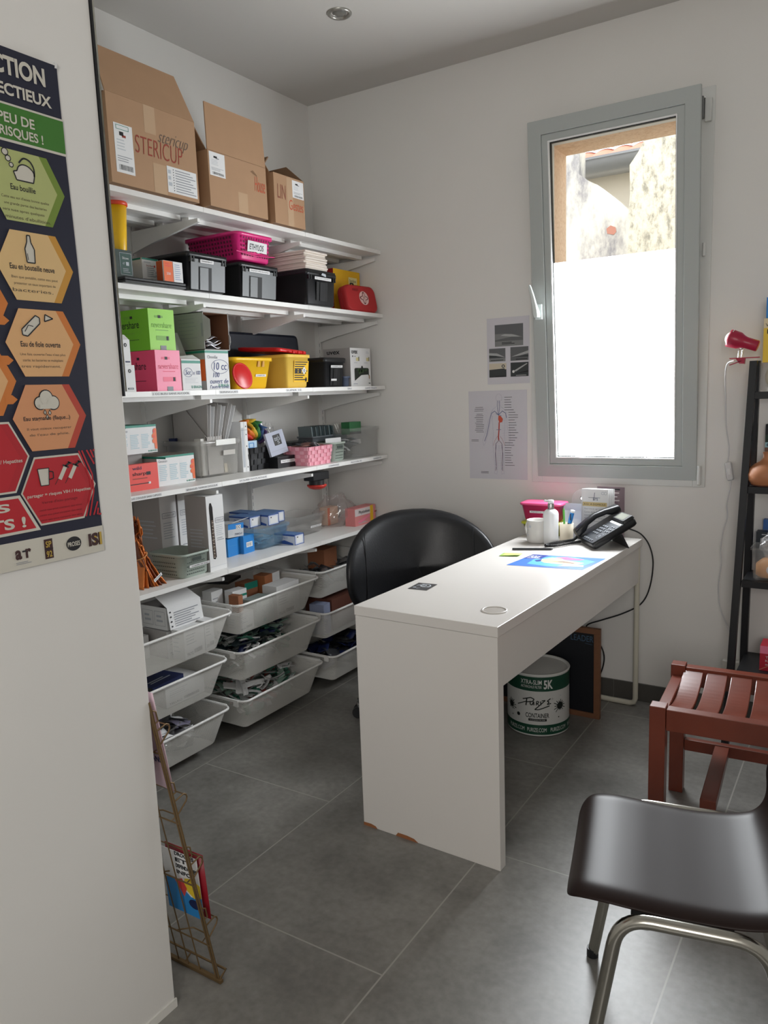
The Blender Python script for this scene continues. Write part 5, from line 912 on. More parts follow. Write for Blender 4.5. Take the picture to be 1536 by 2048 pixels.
b = B(); b.box(.026, w-.026, .008, .014, .022, h-.024, mat('chalkboard_black', (14, 17, 24), .55)); b.build('board', t)
f = face((0, .0078, 0), (1, 0, 0), (0, 0, 1)); b = B(); b.text(f, 'LEADER', w-.128, w-.03, .336, .362, mat('blue_chalk', (70, 96, 120), .8), .0005); b.line(f, [(w-.066, .328), (w-.034, .325)], .0015, mat('blue_chalk', (0, 0, 0)), .0005); b.build('chalk_writing', t)
# ------------------------------------------------------------------ swivel chair
LEA = mat('black_leather', (22, 23, 26), .36, bump=.05, nscale=160)
t = thing('swivel_chair', 'black leather swivel chair with wide rounded back behind the desk', 'office chair', (-1.585, 2.80, -.0), .72)
def back_pt(s, tt, off):
    # s across -1..1, tt up -1..1; concave towards -y (the sitter)
    x = .335*s; y = .22-.17*(abs(s)**2.2)+.05*max(0, tt)+off; return (x, y, .636+.248*tt)
L = []; n = 56
for rr, off in ((.02, -.045), (.3, -.044), (.6, -.042), (.8, -.040), (.90, -.036), (.965, -.024), (1.0, -.004), (1.0, .012), (.97, .032), (.9, .042), (.6, .046), (.3, .046), (.02, .046)):
    l = []
    for k in range(n):
        a = 2*PI*k/n; ca, sa = math.cos(a), math.sin(a); e = 2/2.35; l.append(back_pt(rr*math.copysign(abs(ca)**e, ca), rr*math.copysign(abs(sa)**e, sa), off))
    L.append(l)
b = B(); b.loops(L, LEA); bkr = b.build('backrest', t)
def seam(s):
    return [Vector(back_pt(s, tt, -.0425-.0015)) for tt in [-.8+1.5*k/16 for k in range(17)]]
for s in (-.72, .72): b = B(); b.tube(seam(s), .0018, BLACKP, 6); b.build('seam', bkr)
b = B(); b.loops([[(x, y, zz) for x, y in rrect(.54-2*g, .52-2*g, .16, 8, 0, -.02)] for g, zz in ((.03, .39), (.0, .405), (0, .46), (.02, .48), (.08, .487))], LEA); b.build('seat', t)
b = B(); b.lathe([(.028, .10), (.028, .25), (.022, .25), (.022, .39)], CHROME, 20); b.build('column', t)
for k in range(5):
    a = 2*PI*k/5+.35; b = B(); d = Vector((math.cos(a), math.sin(a), 0)); b.tube([d*.03+Vector((0, 0, .11)), d*.2+Vector((0, 0, .095)), d*.315+Vector((0, 0, .072))], [.024, .018, .014], BLACKP, 10); arm_ = b.build('base_arm', t)
    g = b = B(); p = d*.315; sdir = Vector((-d.y, d.x, 0))
    for s in (-1, 1):
        c0 = p+sdir*s*.014+Vector((0, 0, .026)); b.tube([c0-sdir*.009, c0+sdir*.009], .0255, BLACKP, 18)
    b.tube([p+Vector((0, 0, .045)), p+Vector((0, 0, .075))], .008, CHROME, 8); b.build('caster', arm_)
# ================================================================== wall prints
def wpaper(name, label, x, z, w, h, deco, rz=0, cat='poster'):
    b = B(); f = face((0, -.0012, 0), (1, 0, 0), (0, 0, 1)); R = random.Random(int(z*100))
    b.box(0, w, -.0012, -.0002, 0, h, mat('lilac_white_paper', (206, 204, 210), .6)); deco(b, f); return solo(b, name, label, cat, (x, YB, z))
def d1(b, f):
    PG_ = mat('photo_grey', (98, 100, 102), .5); PD = mat('photo_dark', (54, 58, 60), .5); PL = mat('photo_light', (170, 172, 172), .5); PM = mat('photo_mid', (128, 130, 130), .5)
    def photo(u0, u1, v0, v1, k):
        w, h = u1-u0, v1-v0; F = lambda u, v, l=0: f(u0+w*u, v0+h*v, l); b.rect(F, 0, 1, 0, 1, PG_ if k < 3 else PD, .0004)
        if k == 0: b.pg(F, [(0, .30), (.6, .42), (.98, .38), (.7, .52), (.3, .58), (0, .58)], PM, .0006); b.pg(F, [(.2, .5), (.55, .43), (.9, .4), (.6, .54), (.35, .56)], PL, .0008); b.rect(F, 0, 1, .0, .24, PM, .0005); b.rows(F, .25, .72, .08, .2, 2, INK, .5, 1, .0009)
        if k == 1: b.pg(F, [(0, .5), (.4, .45), (.98, .3), (.5, .62), (0, .68)], PL, .0006); b.pg(F, [(0, .3), (.9, .3), (.4, .44), (0, .5)], PD, .0006); b.rect(F, 0, 1, 0, .25, PM, .0006); b.rows(F, .1, .9, .06, .14, 1, INK, .6, 1, .0009)
        if k == 2: b.pg(F, [(.05, .3), (.5, .5), (1, .7), (1, .5), (.5, .36)], PL, .0006); b.pg(F, [(.2, .28), (1, .4), (1, .25)], PD, .0006); b.rows(F, .3, .95, .06, .14, 1, INK, .6, 1, .0009)
        if k == 3: b.rect(F, 0, 1, .55, 1, mat('photo_beige', (206, 196, 176), .5), .0006); b.pg(F, [(0, .0), (0, .55), (.9, .62), (.95, .3), (.5, .15)], PD, .0008); b.ring(F, .82, .78, .07, .05, PD, .0008, 12, .1); b.rows(F, .35, .95, .02, .1, 1, INK, .7, 1, .0009)
        if k == 4: b.pg(F, [(.15, .4), (.9, .92), (.95, .88), (.3, .36)], PL, .0006); b.disc(F, .16, .36, .07, WPAPER, .0008, 10, .1); b.pg(F, [(.2, .2), (1, .42), (1, .3)], INK, .0007); b.rows(F, .3, .9, .04, .12, 1, PL, .5, 1, .0009)
    photo(.040, .180, .172, .270, 0); photo(.010, .092, .104, .164, 1); photo(.117, .205, .104, .166, 2); photo(.010, .096, .032, .096, 3); photo(.117, .205, .032, .096, 4)
wpaper('wall_print', 'sheet with five grey photographs of needle tips beside the window', -1.563, 1.430, .21, .302, d1)
def d2(b, f):
    RD = mat('artery_red', (176, 62, 50), .5); BL = mat('vein_blue', (90, 100, 140), .5); BO_ = mat('body_grey', (178, 176, 190), .6); w, h = .297, .412
    cu = .155; V = lambda P: [(cu+u, v) for u, v in P]
    b.ring(f, cu+.002, .383, .015, .0014, BO_, .0005, 18, .019)
    for s in (-1, 1):
        b.line(f, V([(s*.008, .366), (s*.009, .345), (s*.03, .33), (s*.042, .31)]), .0012, BO_, .0005)
        b.line(f, V([(s*.034, .30), (s*.03, .25), (s*.028, .21), (s*.032, .17), (s*.028, .11), (s*.022, .05), (s*.026, .028), (s*.012, .024), (s*.008, .07), (s*.006, .12), (s*.002, .16)]), .0012, BO_, .0005)
        b.line(f, V([(s*.004, .372), (s*.005, .335), (0, .30)]), .0018, BL, .0006); b.line(f, V([(0, .185), (s*.016, .168), (s*.018, .12), (s*.014, .075), (s*.018, .04)]), .0022, mat('vessel_mauve', (110, 80, 100), .5), .0007)
        b.line(f, V([(s*.012, .165), (s*.02, .12), (s*.02, .08), (s*.012, .045)]), .0012, BL, .0006); b.line(f, V([(s*.006, .205), (s*.02, .185), (s*.03, .16)]), .001, RD, .0006)
    arm = V([(0, .305), (-.02, .322), (-.036, .312), (-.046, .28), (-.052, .25), (-.062, .21), (-.074, .18)]); b.line(f, arm, .0026, BL, .0007); b.line(f, V([(-.03, .326), (-.054, .28), (-.062, .24), (-.084, .185), (-.08, .16), (-.07, .17), (-.052, .225), (-.042, .27), (-.03, .30)]), .0012, BO_, .0005)
    b.line(f, V([(0, .305), (.02, .322), (.036, .312), (.04, .29)]), .0026, BL, .0007); b.line(f, V([(.04, .29), (.044, .25), (.052, .20), (.05, .16)]), .001, BO_, .0005); b.line(f, V([(.054, .27), (.058, .2), (.054, .16)]), .001, BO_, .0005)
    b.pg(f, V([(.0, .302), (.012, .298), (.022, .284), (.018, .27), (.004, .268), (-.002, .284)]), mat('heart_red', (200, 84, 60), .5), .0012); b.line(f, V([(.003, .27), (.001, .23), (-.002, .20), (0, .186)]), .0058, RD, .0010); b.line(f, V([(-.012, .235), (.012, .236)]), .002, BL, .0011); b.line(f, V([(-.014, .31), (.014, .30)]), .002, BL, .0009)
    R = random.Random(9)
    for i in range(14): v = .36-.0085*i-(.03 if i > 2 else 0)*.2; b.rect(f, .03+.012*R.random(), .072+.008*R.random(), v-.02, v-.0182, INK, .0006); b.line(f, [(.075, v-.019), (.10, v-.03)], .0004, BO_, .0005)
    for i in range(28): v = .385-.0118*i; u = .185+(.02 if 5 < i < 18 else .0); b.rect(f, u, u+.03+.02*R.random(), v, v+.0018, INK, .0006); b.line(f, [(u-.004, v+.001), (u-.035, v-.002)], .0004, BO_, .0005)
    for v in (.033, .027): b.rect(f, .06, .10, v, v+.002, INK, .0006)
    for v in (.186, .180): b.rect(f, .012, .05, v, v+.0016, INK, .0006)
wpaper('wall_print', 'anatomy sheet showing a figure with red and blue blood vessels', -1.664, .983, .297, .418, d2)
# ------------------------------------------------------------------ big poster on the wall beside the camera
t = thing('poster', 'large dark blue risk poster with coloured hexagons hung on the near wall', 'poster', (XF+.002, .389, 1.115), Q)
NV = mat('poster_navy', (36, 38, 56), .4); PW_ = mat('poster_white', (206, 202, 190), .45); b = B()
def pt(u, v, l=0):   # slight curl of the free lower corner and edge waves
    return Vector((u, -(.001+l), v))
RT = [.6195-.006*v/.92-.002*math.sin(v*9) for v in [k*.92/40 for k in range(41)]]
b.grid(lambda u, v: pt(RT[int(round(v*40))]*u, .92*v), 16, 40, NV)
f = pt; Lf = .0012
def sheet(P, m, l):   # polygon cut to follow the curl: fine for small pieces
    b.pg(f, P, m, l)
def strip(u0, u1, v0, v1, m, l): b.grid(lambda u, v: pt(u0+(u1-u0)*u, v0+(v1-v0)*v, l), 12, 6, m)
strip(0, .6135, .765, .823, mat('poster_green', (64, 120, 46), .45), .0008); strip(0, .6135, .823, .8265, PW_, .001); strip(0, .6135, .7605, .765, PW_, .001)
strip(0, .6185, 0, .052, PW_, .0008); TX = lambda s, u0, u1, v0, v1, m=PW_, bd=.02: b.text(f, s, u0, u1, v0, v1, m, .0016, bold=bd)
TX('REDUCTION', .395, .583, .874, .906, PW_, .035); TX('DES RISQUES INFECTIEUX', .285, .592, .836, .860, PW_, .03); TX('PEU DE', .481, .552, .793, .810); TX('OU PAS DE RISQUES !', .375, .567, .768, .787)
HX = [mat('hex_%d' % i, c, .45) for i, c in enumerate(((176, 184, 120), (220, 186, 132), (222, 174, 122), (214, 150, 106), (184, 36, 46)))]; HE = [mat('hexe_%d' % i, c, .45) for i, c in enumerate(((116, 140, 56), (200, 146, 60), (206, 122, 56), (186, 70, 52), (176, 34, 44)))]
def hexa(cu, cv, i, cap=None, body=None, bo=False):
    W, hh = .078, .061; P = [(cu-.046, cv+hh), (cu+.046, cv+hh), (cu+W, cv), (cu+.046, cv-hh), (cu-.046, cv-hh), (cu-W, cv)]
    if bo: sheet([(cu+(u-cu)*1.045, cv+(v-cv)*1.06) for u, v in P], PW_, .0008)
    sheet(P, HE[i], .0010); sheet([P[0], (P[1][0]-.016, P[1][1]), (P[2][0]-.016, P[2][1]), (P[3][0]-.016, P[3][1]), P[4], P[5]], HX[i], .0013)
    if cap: n_ = min(.098, .0041*len(cap)); TX(cap, cu-.008-n_/2, cu-.008+n_/2, cv-.007, cv+.003, INK if not bo else PW_, .015)
    for k, s in enumerate(body or []): b.text(f, s, cu-.052+.004*(k % 2), cu+.042-.006*(k % 3), cv-.024-k*.011, cv-.018-k*.011, mat('poster_brown_ink', (86, 74, 60), .6), .0016)
DKR = mat('poster_dark_red', (110, 20, 30), .5)
hexa(.524, .687, 0, 'Eau bouillie', ['Cette eau est d\'assez bonne qualite', 'une grande partie des bacteries', 'sera tuee apres quelques', 'minutes d\'ebullition.']); hexa(.527, .549, 1, 'Eau en bouteille neuve', ['Bien que potable, cette eau peut', 'presenter un taux important de', 'bacteries.']); hexa(.528, .412, 2, 'Eau de fiole ouverte', ['Une fois ouverte l\'eau n\'est plus', 'sterile: les bacteries se multiplient', 'tres rapidement.']); hexa(.526, .275, 3, 'Eau stagnante (flaque...)', ['Il vaut mieux recuperer', 'de l\'eau de pluie.'])
hexa(.530, .138, 4, None, None, True); TX('partager = risques VIH / Hepatites', .46, .598, .126, .134, PW_, .01); b.text(f, "Verre d'eau partage", .488, .566, .112, .119, DKR, .0016)
for k in range(3): b.text(f, 'cette eau peut contenir des virus', .482, .574, .099-k*.0095, .104-k*.0095, DKR, .0016)
for cv in (.755, .618, .48, .343): hexa(.385, cv, 1 if cv > .5 else 2, 'Eau du robinet', ['Faire couler l\'eau', 'avant usage'])
hexa(.392, .206, 4, None, None, True); TX('partager = risques VIH / Hepatites', .322, .458, .194, .203, PW_, .01); sheet([(.0, .062), (.481, .066), (.446, .136), (0, .136)], PW_, .0008); sheet([(.0, .068), (.472, .071), (.442, .131), (0, .131)], HX[4], .0011); TX('RISQUES', .20, .424, .106, .124, PW_, .03); TX('IMPORTANTS !', .16, .452, .076, .096, PW_, .03)
LN = lambda P, wd=.0022: b.line(f, P, wd, INK, .0019); FL = lambda P: b.pg(f, P, PW_, .0016)
SM = lambda P: [(p.x, p.y) for p in spline([Vector((a, c, 0)) for a, c in P], 5)]
K = [(.505, .698), (.538, .698)]+SM([(.538, .698), (.541, .714), (.532, .724), (.520, .7265), (.511, .722), (.507, .714)])+[(.500, .712)]; FL(K); LN(K+K[:1]); LN(SM([(.512, .728), (.522, .7375), (.534, .735), (.541, .724), (.541, .710)]), .003)
for u, v, r in ((.487, .742, .006), (.492, .732, .005), (.497, .722, .004)): b.disc(f, u, v, r, PW_, .0016, 12); b.ring(f, u, v, r, .0016, INK, .0019, 12)
K = [(.509, .556), (.525, .556), (.526, .58), (.520, .592), (.519, .604), (.513, .604), (.512, .592), (.507, .58)]; FL(K); LN(K+K[:1]); LN([(.511, .572), (.512, .56)], .0012)
K = [(.485, .426), (.495, .424), (.522, .448), (.522, .458), (.514, .462), (.484, .436)]; FL(K); LN(K+K[:1]); K = [(.532, .452), (.550, .458), (.534, .465)]; FL(K); LN(K+K[:1]); LN([(.490, .432), (.498, .444), (.508, .442)], .0014)
for u, v, r in ((.506, .302, .011), (.519, .312, .013), (.533, .302, .012)): b.ring(f, u, v, r, .0042, INK, .0015+u*.0004, 18)
for u, v, r in ((.506, .302, .011), (.519, .312, .013), (.533, .302, .012)): b.disc(f, u, v, r, PW_, .0019+(u-.5)*.02, 18)
sheet([(.504, .291), (.535, .291), (.535, .300), (.504, .300)], PW_, .0029)
for u, v in ((.514, .284), (.524, .283), (.518, .275)): K = [(u-.003, v), (u, v-.004), (u+.003, v), (u, v+.006)]; FL(K); LN(K+K[:1], .0012)
K = [(.486, .180), (.510, .180), (.507, .148), (.490, .148)]; FL(K); LN(K+K[:1], .0016); LN([(.510, .174), (.518, .172), (.518, .160), (.509, .158)], .0022)
for q in (0, .022):
    FL([(.528+q, .158), (.535+q, .154), (.550+q, .178), (.543+q, .182)]); LN([(.528+q, .158), (.520+q, .147)], .0012); LN([(.540+q, .183), (.553+q, .177)], .003); LN([(.552+q, .188), (.560+q, .184)], .003); LN([(.546+q, .180), (.556+q, .186)], .004)
for k in range(5): b.line(f, [(.579+.007*k, .207), (.600+.005*k, .150+.008*k), (.600+.005*k, .128-.004*k), (.582+.009*k, .076)] if k < 2 else [(.579+.009*k, .207), (.612, .152+.013*k)], .0035, HX[4], .0014)
for k in range(2, 5): b.line(f, [(.612, .128-.013*k), (.582+.009*k, .076)], .0035, HX[4], .0014)
for cv in (.45, .38, .31): sheet([(.452, cv+.008), (.462, cv), (.452, cv-.008), (.438, cv-.008), (.438, cv+.008)], HE[2], .0012)
MR = mat('logo_maroon', (66, 40, 40), .5); b.text(f, 'a r', .424, .456, .018, .036, MR, .0016, bold=.04); LN([(.438, .032), (.446, .032)], .003); b.rows(f, .424, .456, .008, .014, 2, GREYINK, .4, 1, .0016)
LG = mat('logo_gold', (190, 160, 70), .5); sheet([(.484, .008), (.502, .008), (.502, .046), (.484, .046)], MR, .0012); b.text(f, 'SP', .487, .499, .030, .042, LG, .0018, bold=.02); b.text(f, '92', .487, .499, .011, .023, LG, .0018, bold=.02); LN([(.484, .027), (.502, .027)], .0012)
b.disc(f, .548, .027, .017, INK, .0014, 24, .014); b.text(f, 'PROSES', .534, .562, .022, .031, PW_, .0018, bold=.02); b.text(f, 'ISI', .582, .612, .014, .040, MR, .0016, bold=.05); b.rect(f, .596, .602, .014, .040, LG, .0014); b.rect(f, .608, .613, .014, .04, LG, .0022)
b.build('sheet', t); b = B(); b.tube([(.607, -.004, .914), (.607, -.006, .922), (.607, -.002, .925)], .002, mat('clear_pin', (220, 220, 220), .2), 6); b.build('pin', t)
# black edged panel on the end of the near wall
t = thing('mirror', 'narrow dark edge of a framed mirror on the end of the poster wall', 'mirror', (0, YF, 0)); b = B(); b.box(-1.93, XF+.0015, .001, .0065, 1.425, 2.72, BLACKP); b.build('frame', t, .001)
b = B(); b.box(-1.92, XF+.001, .007, .011, 1.435, 2.71, mat('mirror_glass', (190, 190, 180), .05, metal=1)); b.build('glass', t)
# ================================================================== leaflet rack by the wall end
t = thing('leaflet_rack', 'brass wire leaflet rack leaning against the end of the poster wall', 'magazine rack', (-1.29, 1.198, 0)); hR = .755
RK = Matrix(((1, 0, -.05, 0), (0, 1, -.145, 0), (0, 0, 1, 0), (0, 0, 0, 1))); rk = lambda x, y, zz: tuple(RK @ Vector((x, y, zz)))
for x in (0, -.009): b = B(); b.tube([rk(x, 0, .004), rk(x, 0, hR)], .0026, BRASS, 8); b.build('upright', t)
for x in (-.065, -.105, -.14, -.175, -.23, -.234): b = B(); b.tube([rk(x, 0, .004), rk(x, 0, hR)], .0018, BRASS, 6); b.build('upright', t)
b = B(); b.box(-.24, .008, -.006, .004, .001, .010, BRASS); b.build('base_bar', t, .001)
b = B(); b.tube([(-.24, .022, .02), (.0, .022, .02), (0, .0, .008)], .0028, BRASS, 8); b.tube([(-.12, 0, .008), (-.12, .022, .02)], .0022, BRASS, 6); b.build('base_bar', t)
for zt in (.165, .335, .505, .685):
    b = B(); P = [rk(0, .002, zt), rk(0, .030, zt+.006), rk(0, .036, zt+.002), rk(0, .037, zt-.006), rk(0, .032, zt-.014), rk(0, .002, zt-.034)]; b.tube([rk(0, .036, zt), rk(-.24, .036, zt)], .0016, BRASS, 6); b.tube(P, .0019, BRASS, 6); b.tube([rk(0, 0, zt+.05), rk(.004, .008, zt+.046), rk(.004, .008, zt+.022), rk(0, 0, zt+.018)], .0018, BRASS, 6)
    b.tube([rk(-.24, 0, zt-.06), rk(0, 0, zt-.06)], .002, BRASS, 6); b.tube([rk(-.12, 0, zt-.06), rk(-.10, .036, zt-.07), rk(-.05, .036, zt-.07), rk(-.03, 0, zt-.06)], .0018, BRASS, 6); b.build('pocket_wire', t)
b = B(); b.T = RK; b.grid(lambda u, v: (-.17+.165*u, .010+.006*math.sin(PI*u)+.008*v, .525+.245*v), 10, 4, mat('pale_pink_leaflet', (226, 196, 208), .5)); f = face((-.17, .0085, .525), (1, 0, 0), (0, .008/.245, 1)); b.text(f, 'TRANS', .095, .150, .07, .084, NAVY, .002); b.rows(f, .06, .14, .04, .10, 3, LGREY, .15, 2, .002); solo(b, 'leaflet', 'pale pink leaflet in the upper pocket of the brass rack', 'leaflet', (-1.29, 1.198, 0), solid=.001)
b = B(); b.T = RK; w, h = .120, .16; LEF = face((-.128, .006, .172), (1, 0, 0), (0, .02/.16, 1)); LB, LY, LR_ = mat('leaflet_blue', (40, 130, 196), .4), mat('leaflet_yellow', (226, 196, 50), .4), mat('leaflet_red', (200, 60, 56), .4)
b.pg(LEF, [(0, 0), (w, 0), (w, h), (0, h)], WPAPER, 0); b.pg(LEF, [(0, 0), (w, 0), (w, .058), (.085, .050), (.03, .085), (0, .08)], LB, .0006); b.pg(LEF, [(.062, .072), (.095, .050), (w, .058), (w, .09), (.09, .1), (.07, .095)], LY, .0008); b.pg(LEF, [(.035, .082), (.062, .045), (.074, .07), (.06, .092)], LR_, .0009); b.disc(LEF, .095, .034, .02, NAVY, .0010, 16, .012)
for k, s in enumerate(('DROGUES', 'ET', 'DEPENDANCES', 'INFO')): b.text(LEF, s, .045, min(.114, .075+.01*len(s)*.5), .150-k*.016, .160-k*.016, INK, .0009, bold=.02)
solo(b, 'leaflet', 'white blue and yellow leaflet in the lower pocket of the brass rack', 'leaflet', (-1.29, 1.198, 0), solid=.001)
b = B(); b.T = RK; b.grid(lambda u, v: (-.128+.128*u, .018+.002*u+.02*v, .17+.168*v), 2, 2, mat('leaflet_crimson', (150, 16, 36), .4)); solo(b, 'leaflet', 'crimson leaflet behind the coloured one in the brass rack', 'leaflet', (-1.29, 1.198, 0), solid=.001)
# ================================================================== brown shell chair
t = thing('shell_chair', 'dark brown plastic shell chair with chrome tube legs in front of the stool', 'chair', (-.290, 1.555, 0), -1.335)
BR = mat('dark_brown_plastic', (40, 31, 29), .36, spec=.12, noise=.04, nscale=60)
PR = [(-.218, .418), (-.217, .432), (-.208, .447), (-.190, .457), (-.15, .459), (-.10, .455), (-.04, .449), (.02, .446), (.07, .447), (.115, .452), (.152, .463), (.184, .487), (.208, .525), (.228, .59), (.246, .67), (.258, .75), (.266, .81), (.267, .83)]
WD_ = [.130, .158, .182, .196, .202, .203, .202, .200, .201, .202, .203, .204, .206, .208, .206, .198, .175, .13]
SPR = [tuple(p) for p in spline([Vector((a[0], a[1], c)) for a, c in zip(PR, WD_)], 16)]
def shell(u, v):
    k = v*(len(PR)-1); i = min(int(k), len(PR)-2); q = k-i; y, zz, wd = SPR[min(int(round(v*272)), len(SPR)-1)]; s = 2*u-1; e = max(0, (abs(s)-.80)/.20); sm = min(1, max(0, (zz-.46)/.1))
    return (wd*s, y-(.045*s*s*sm), zz+(.006*s*s-.012*e*e)*(1-sm))
b = B(); b.grid(shell, 36, 68, BR); o = b.build('seat_shell', t, solid=.007); sd = o.modifiers.new('smooth', 'SUBSURF'); sd.levels = sd.render_levels = 1
CT = mat('chrome_tube', (170, 168, 160), .2, metal=1)
def arc(P, rad, n=6):
    P = [Vector(p) for p in P]; O = [P[0]]
    for i in range(1, len(P)-1):
        a = (P[i-1]-P[i]).normalized(); c = (P[i+1]-P[i]).normalized(); s, e = P[i]+a*rad, P[i]+c*rad
        for k in range(n+1): u = k/n; O.append(s*(1-u)**2+P[i]*2*u*(1-u)+e*u*u)
    return O+[P[-1]]
for s in (-1, 1):
    b = B(); b.tube(arc([(s*.232, -.195, .004), (s*.211, -.120, .437), (s*.209, .13, .428), (s*.230, .235, .004)], .058, 8), .0132, CT, 14); lf = b.build('leg_frame', t)
    for y, x in ((-.195, .232), (.235, .225)): b = B(); b.lathe([(.0145, 0), (.0145, .022)], BLACKP, 14, (s*x, y, 0)); b.build('foot', lf)
for y0 in (-.085, .05): b = B(); b.box(-.195, .195, y0, y0+.02, .404, .424, CT); b.build('cross_bar', t, .004)
for x0 in (.145, -.183): b = B(); b.box(x0, x0+.038, -.10, .08, .405, .440, BLACKP); b.build('mounting_block', t, .003)
# ================================================================== slatted stool
t = thing('slatted_stool', 'reddish wooden stool with curved slats in front of the black shelf unit', 'stool', (-.530, 2.262, 0), .056)
RW_ = mat('mahogany_wood', (112, 52, 36), .3, noise=.25, nscale=9, coat=.2); w, d, hh = .62, .435, .462
for x in (0, w-.046):
    for y in (0, d-.046): b = B(); b.box(x, x+.046, y, y+.046, 0, hh, RW_); b.build('leg', t, .002)
for y in (.005, d-.041): b = B(); b.box(.047, w-.047, y, y+.036, hh-.072, hh-.006, RW_); b.build('rail', t, .002)
for x in (.006, w-.040): b = B(); b.box(x, x+.034, .047, d-.047, hh-.085, hh-.035, RW_); b.build('rail', t, .002)
b = B(); b.box(.047, w-.047, d-.036, d-.012, .155, .195, RW_); b.build('stretcher', t, .002); b = B(); b.box(.145, .190, .012, d-.037, .160, .192, RW_); b.build('stretcher', t, .002); b = B(); b.box(.047, w-.047, .012, .034, .155, .195, RW_) if False else b.box(w-.04, w-.015, .047, d-.047, .155, .195, RW_); b.build('stretcher', t, .002)
x = .040
while x < w-.08:
    b = B(); L = []
    for k in range(17):
        y = .040+(d-.080)*k/16; s = 2*k/16-1; zz = hh-.014-.034*(1-s*s); L.append([(x, y, zz-.012), (x+.064, y, zz-.012), (x+.064, y, zz), (x, y, zz)])
    b.loops(L, RW_, smooth=False); o = b.build('slat', t, .0025); x += .0745
# ================================================================== black shelf unit with its things
t = thing('shelf_unit', 'black metal trestle shelf unit against the window wall', 'shelf unit', (-.45, 3.085, 0)); UW = .62
for ox, s in ((0, 1), (UW, -1)):
    for P0, P1 in (((0, 0, 0), (.034, .150, 1.48)), ((.018, .283, 0), (.040, .188, 1.48))):
        P0, P1 = Vector(P0), Vector(P1); b = B(); a, c = .026, .034; q = lambda p: [(ox+s*(p.x), p.y, p.z), (ox+s*(p.x+a), p.y, p.z), (ox+s*(p.x+a), p.y+c, p.z), (ox+s*(p.x), p.y+c, p.z)]
        b.loops([q(P0), q(P1)], BLACKM, smooth=False); b.build('leg', t, .001)
    for zz in (.25, .62, .985, 1.338): b = B(); b.lathe([(.004, -.004), (.004, 0)], BLACKP, 8, (0, 0, 0)); o = b.build('bolt', t); o.rotation_euler = (0, -PI/2*s, 0); o.location = (ox+s*(zz/1.48*.034-.0005), .017+zz/1.48*.15, zz)
SZ = [.276, .628, .985, 1.338]
for zz in SZ:
    k = zz/1.48; y0, y1 = .150*k+.006, .283-.095*k+.03; x0 = .036+.02*k
    b = B(); b.box(x0, UW-x0, y0, y1, zz, zz+.026, BLACKM); b.build('shelf', t, .001)
sx = lambda x: -.45+x
def unit_item(b, name, label, cat, x, y, lv, zoff=0, group=None): return solo(b, name, label, cat, (sx(x), 3.085+y, SZ[lv]+.0265+zoff), 0, group)
t = thing('clip_lamp', 'pinkish red clip lamp clamped to the top of the black shelf unit', 'lamp', (-.432, 3.232, 1.482)); LR = mat('lamp_red', (168, 34, 64), .3)
b = B(); b.T = Matrix.Translation((-.005, 0, .068)) @ Matrix.Rotation(math.radians(-160+0), 4, 'Y') @ Matrix.Rotation(0, 4, 'Z')
b.lathe([(.001, -.052), (.018, -.052), (.0205, -.049), (.021, -.008), (.024, .004), (.031, .018), (.0335, .050), (.0325, .056), (.030, .052), (.027, .02), (.001, .0)], LR, 36, axis='x'); c_ = mat('lamp_white', (230, 224, 220), .5)
for k in range(4): a = -2.25+.26*k; b.tube([(.047, .0325*math.cos(a), .0325*math.sin(a)), (.047, .0345*math.cos(a), .0345*math.sin(a))], .0022, c_, 8)
shd = b.build('lamp_shade', t); b = B(); b.T = Matrix.Translation((-.005, 0, .068)) @ Matrix.Rotation(math.radians(-160), 4, 'Y'); b.ball((.042, 0, 0), (.028, .028, .028), mat('bulb_white', (236, 230, 226), .3), 20, 12); b.build('bulb', shd)
b = B(); b.tube([(-.012, 0, .046), (-.02, -.004, .038), (-.022, -.004, .012)], .0035, CHROME, 8); b.tube([(-.006, .004, .044), (-.010, .004, .036), (-.012, .004, .012)], .0035, CHROME, 8); b.ball((-.012, 0, .046), .006, CHROME); b.build('stem', t)
b = B(); b.box(-.052, .052, -.013, .013, .008, .0115, LR); b.hexa([(-.052, -.012, -.016), (-.01, -.012, -.002), (-.01, .012, -.002), (-.052, .012, -.016), (-.052, -.012, -.013), (-.01, -.012, .001), (-.01, .012, .001), (-.052, .012, -.013)], LR); b.hexa([(-.032, -.012, -.004), (.0, -.012, -.012), (.0, .012, -.012), (-.032, .012, -.004), (-.024, -.012, .008), (.002, -.012, .008), (.002, .012, .008), (-.024, .012, .008)], LR) if False else b.hexa([(-.018, -.012, -.010), (.0, -.012, -.012), (.0, .012, -.012), (-.018, .012, -.010), (-.030, -.012, .008), (.002, -.012, .008), (.002, .012, .008), (-.030, .012, .008)], LR); b.build('clip', t)
t = thing('lamp_cord', 'thin white lamp cord with inline switch hanging down the window wall', 'cord', (0, 0, 0)); WC = mat('white_cord', (210, 210, 210), .4)
def yb(u, v, d=.012): return None
CP = [(-.470, 3.24, 1.484), (-.498, 3.27, 1.474), (-.512, 3.32, 1.43), (-.514, 3.36, 1.34), (-.512, 3.382, 1.23), (-.500, 3.388, 1.14), (-.503, 3.388, 1.085)]
b = B(); b.tube(spline([Vector(p) for p in CP], 8), .0024, WC, 8); b.build('cord', t)
CP = [(-.488, 3.388, 1.01), (-.492, 3.39, .97), (-.502, 3.39, .91), (-.498, 3.39, .86), (-.512, 3.39, .80), (-.520, 3.39, .72), (-.516, 3.39, .66), (-.524, 3.39, .57), (-.516, 3.39, .48), (-.494, 3.39, .42), (-.47, 3.39, .36), (-.46, 3.39, .28)]
b = B(); b.tube(spline([Vector(p) for p in CP], 8), .0024, WC, 8); b.build('cord', t)
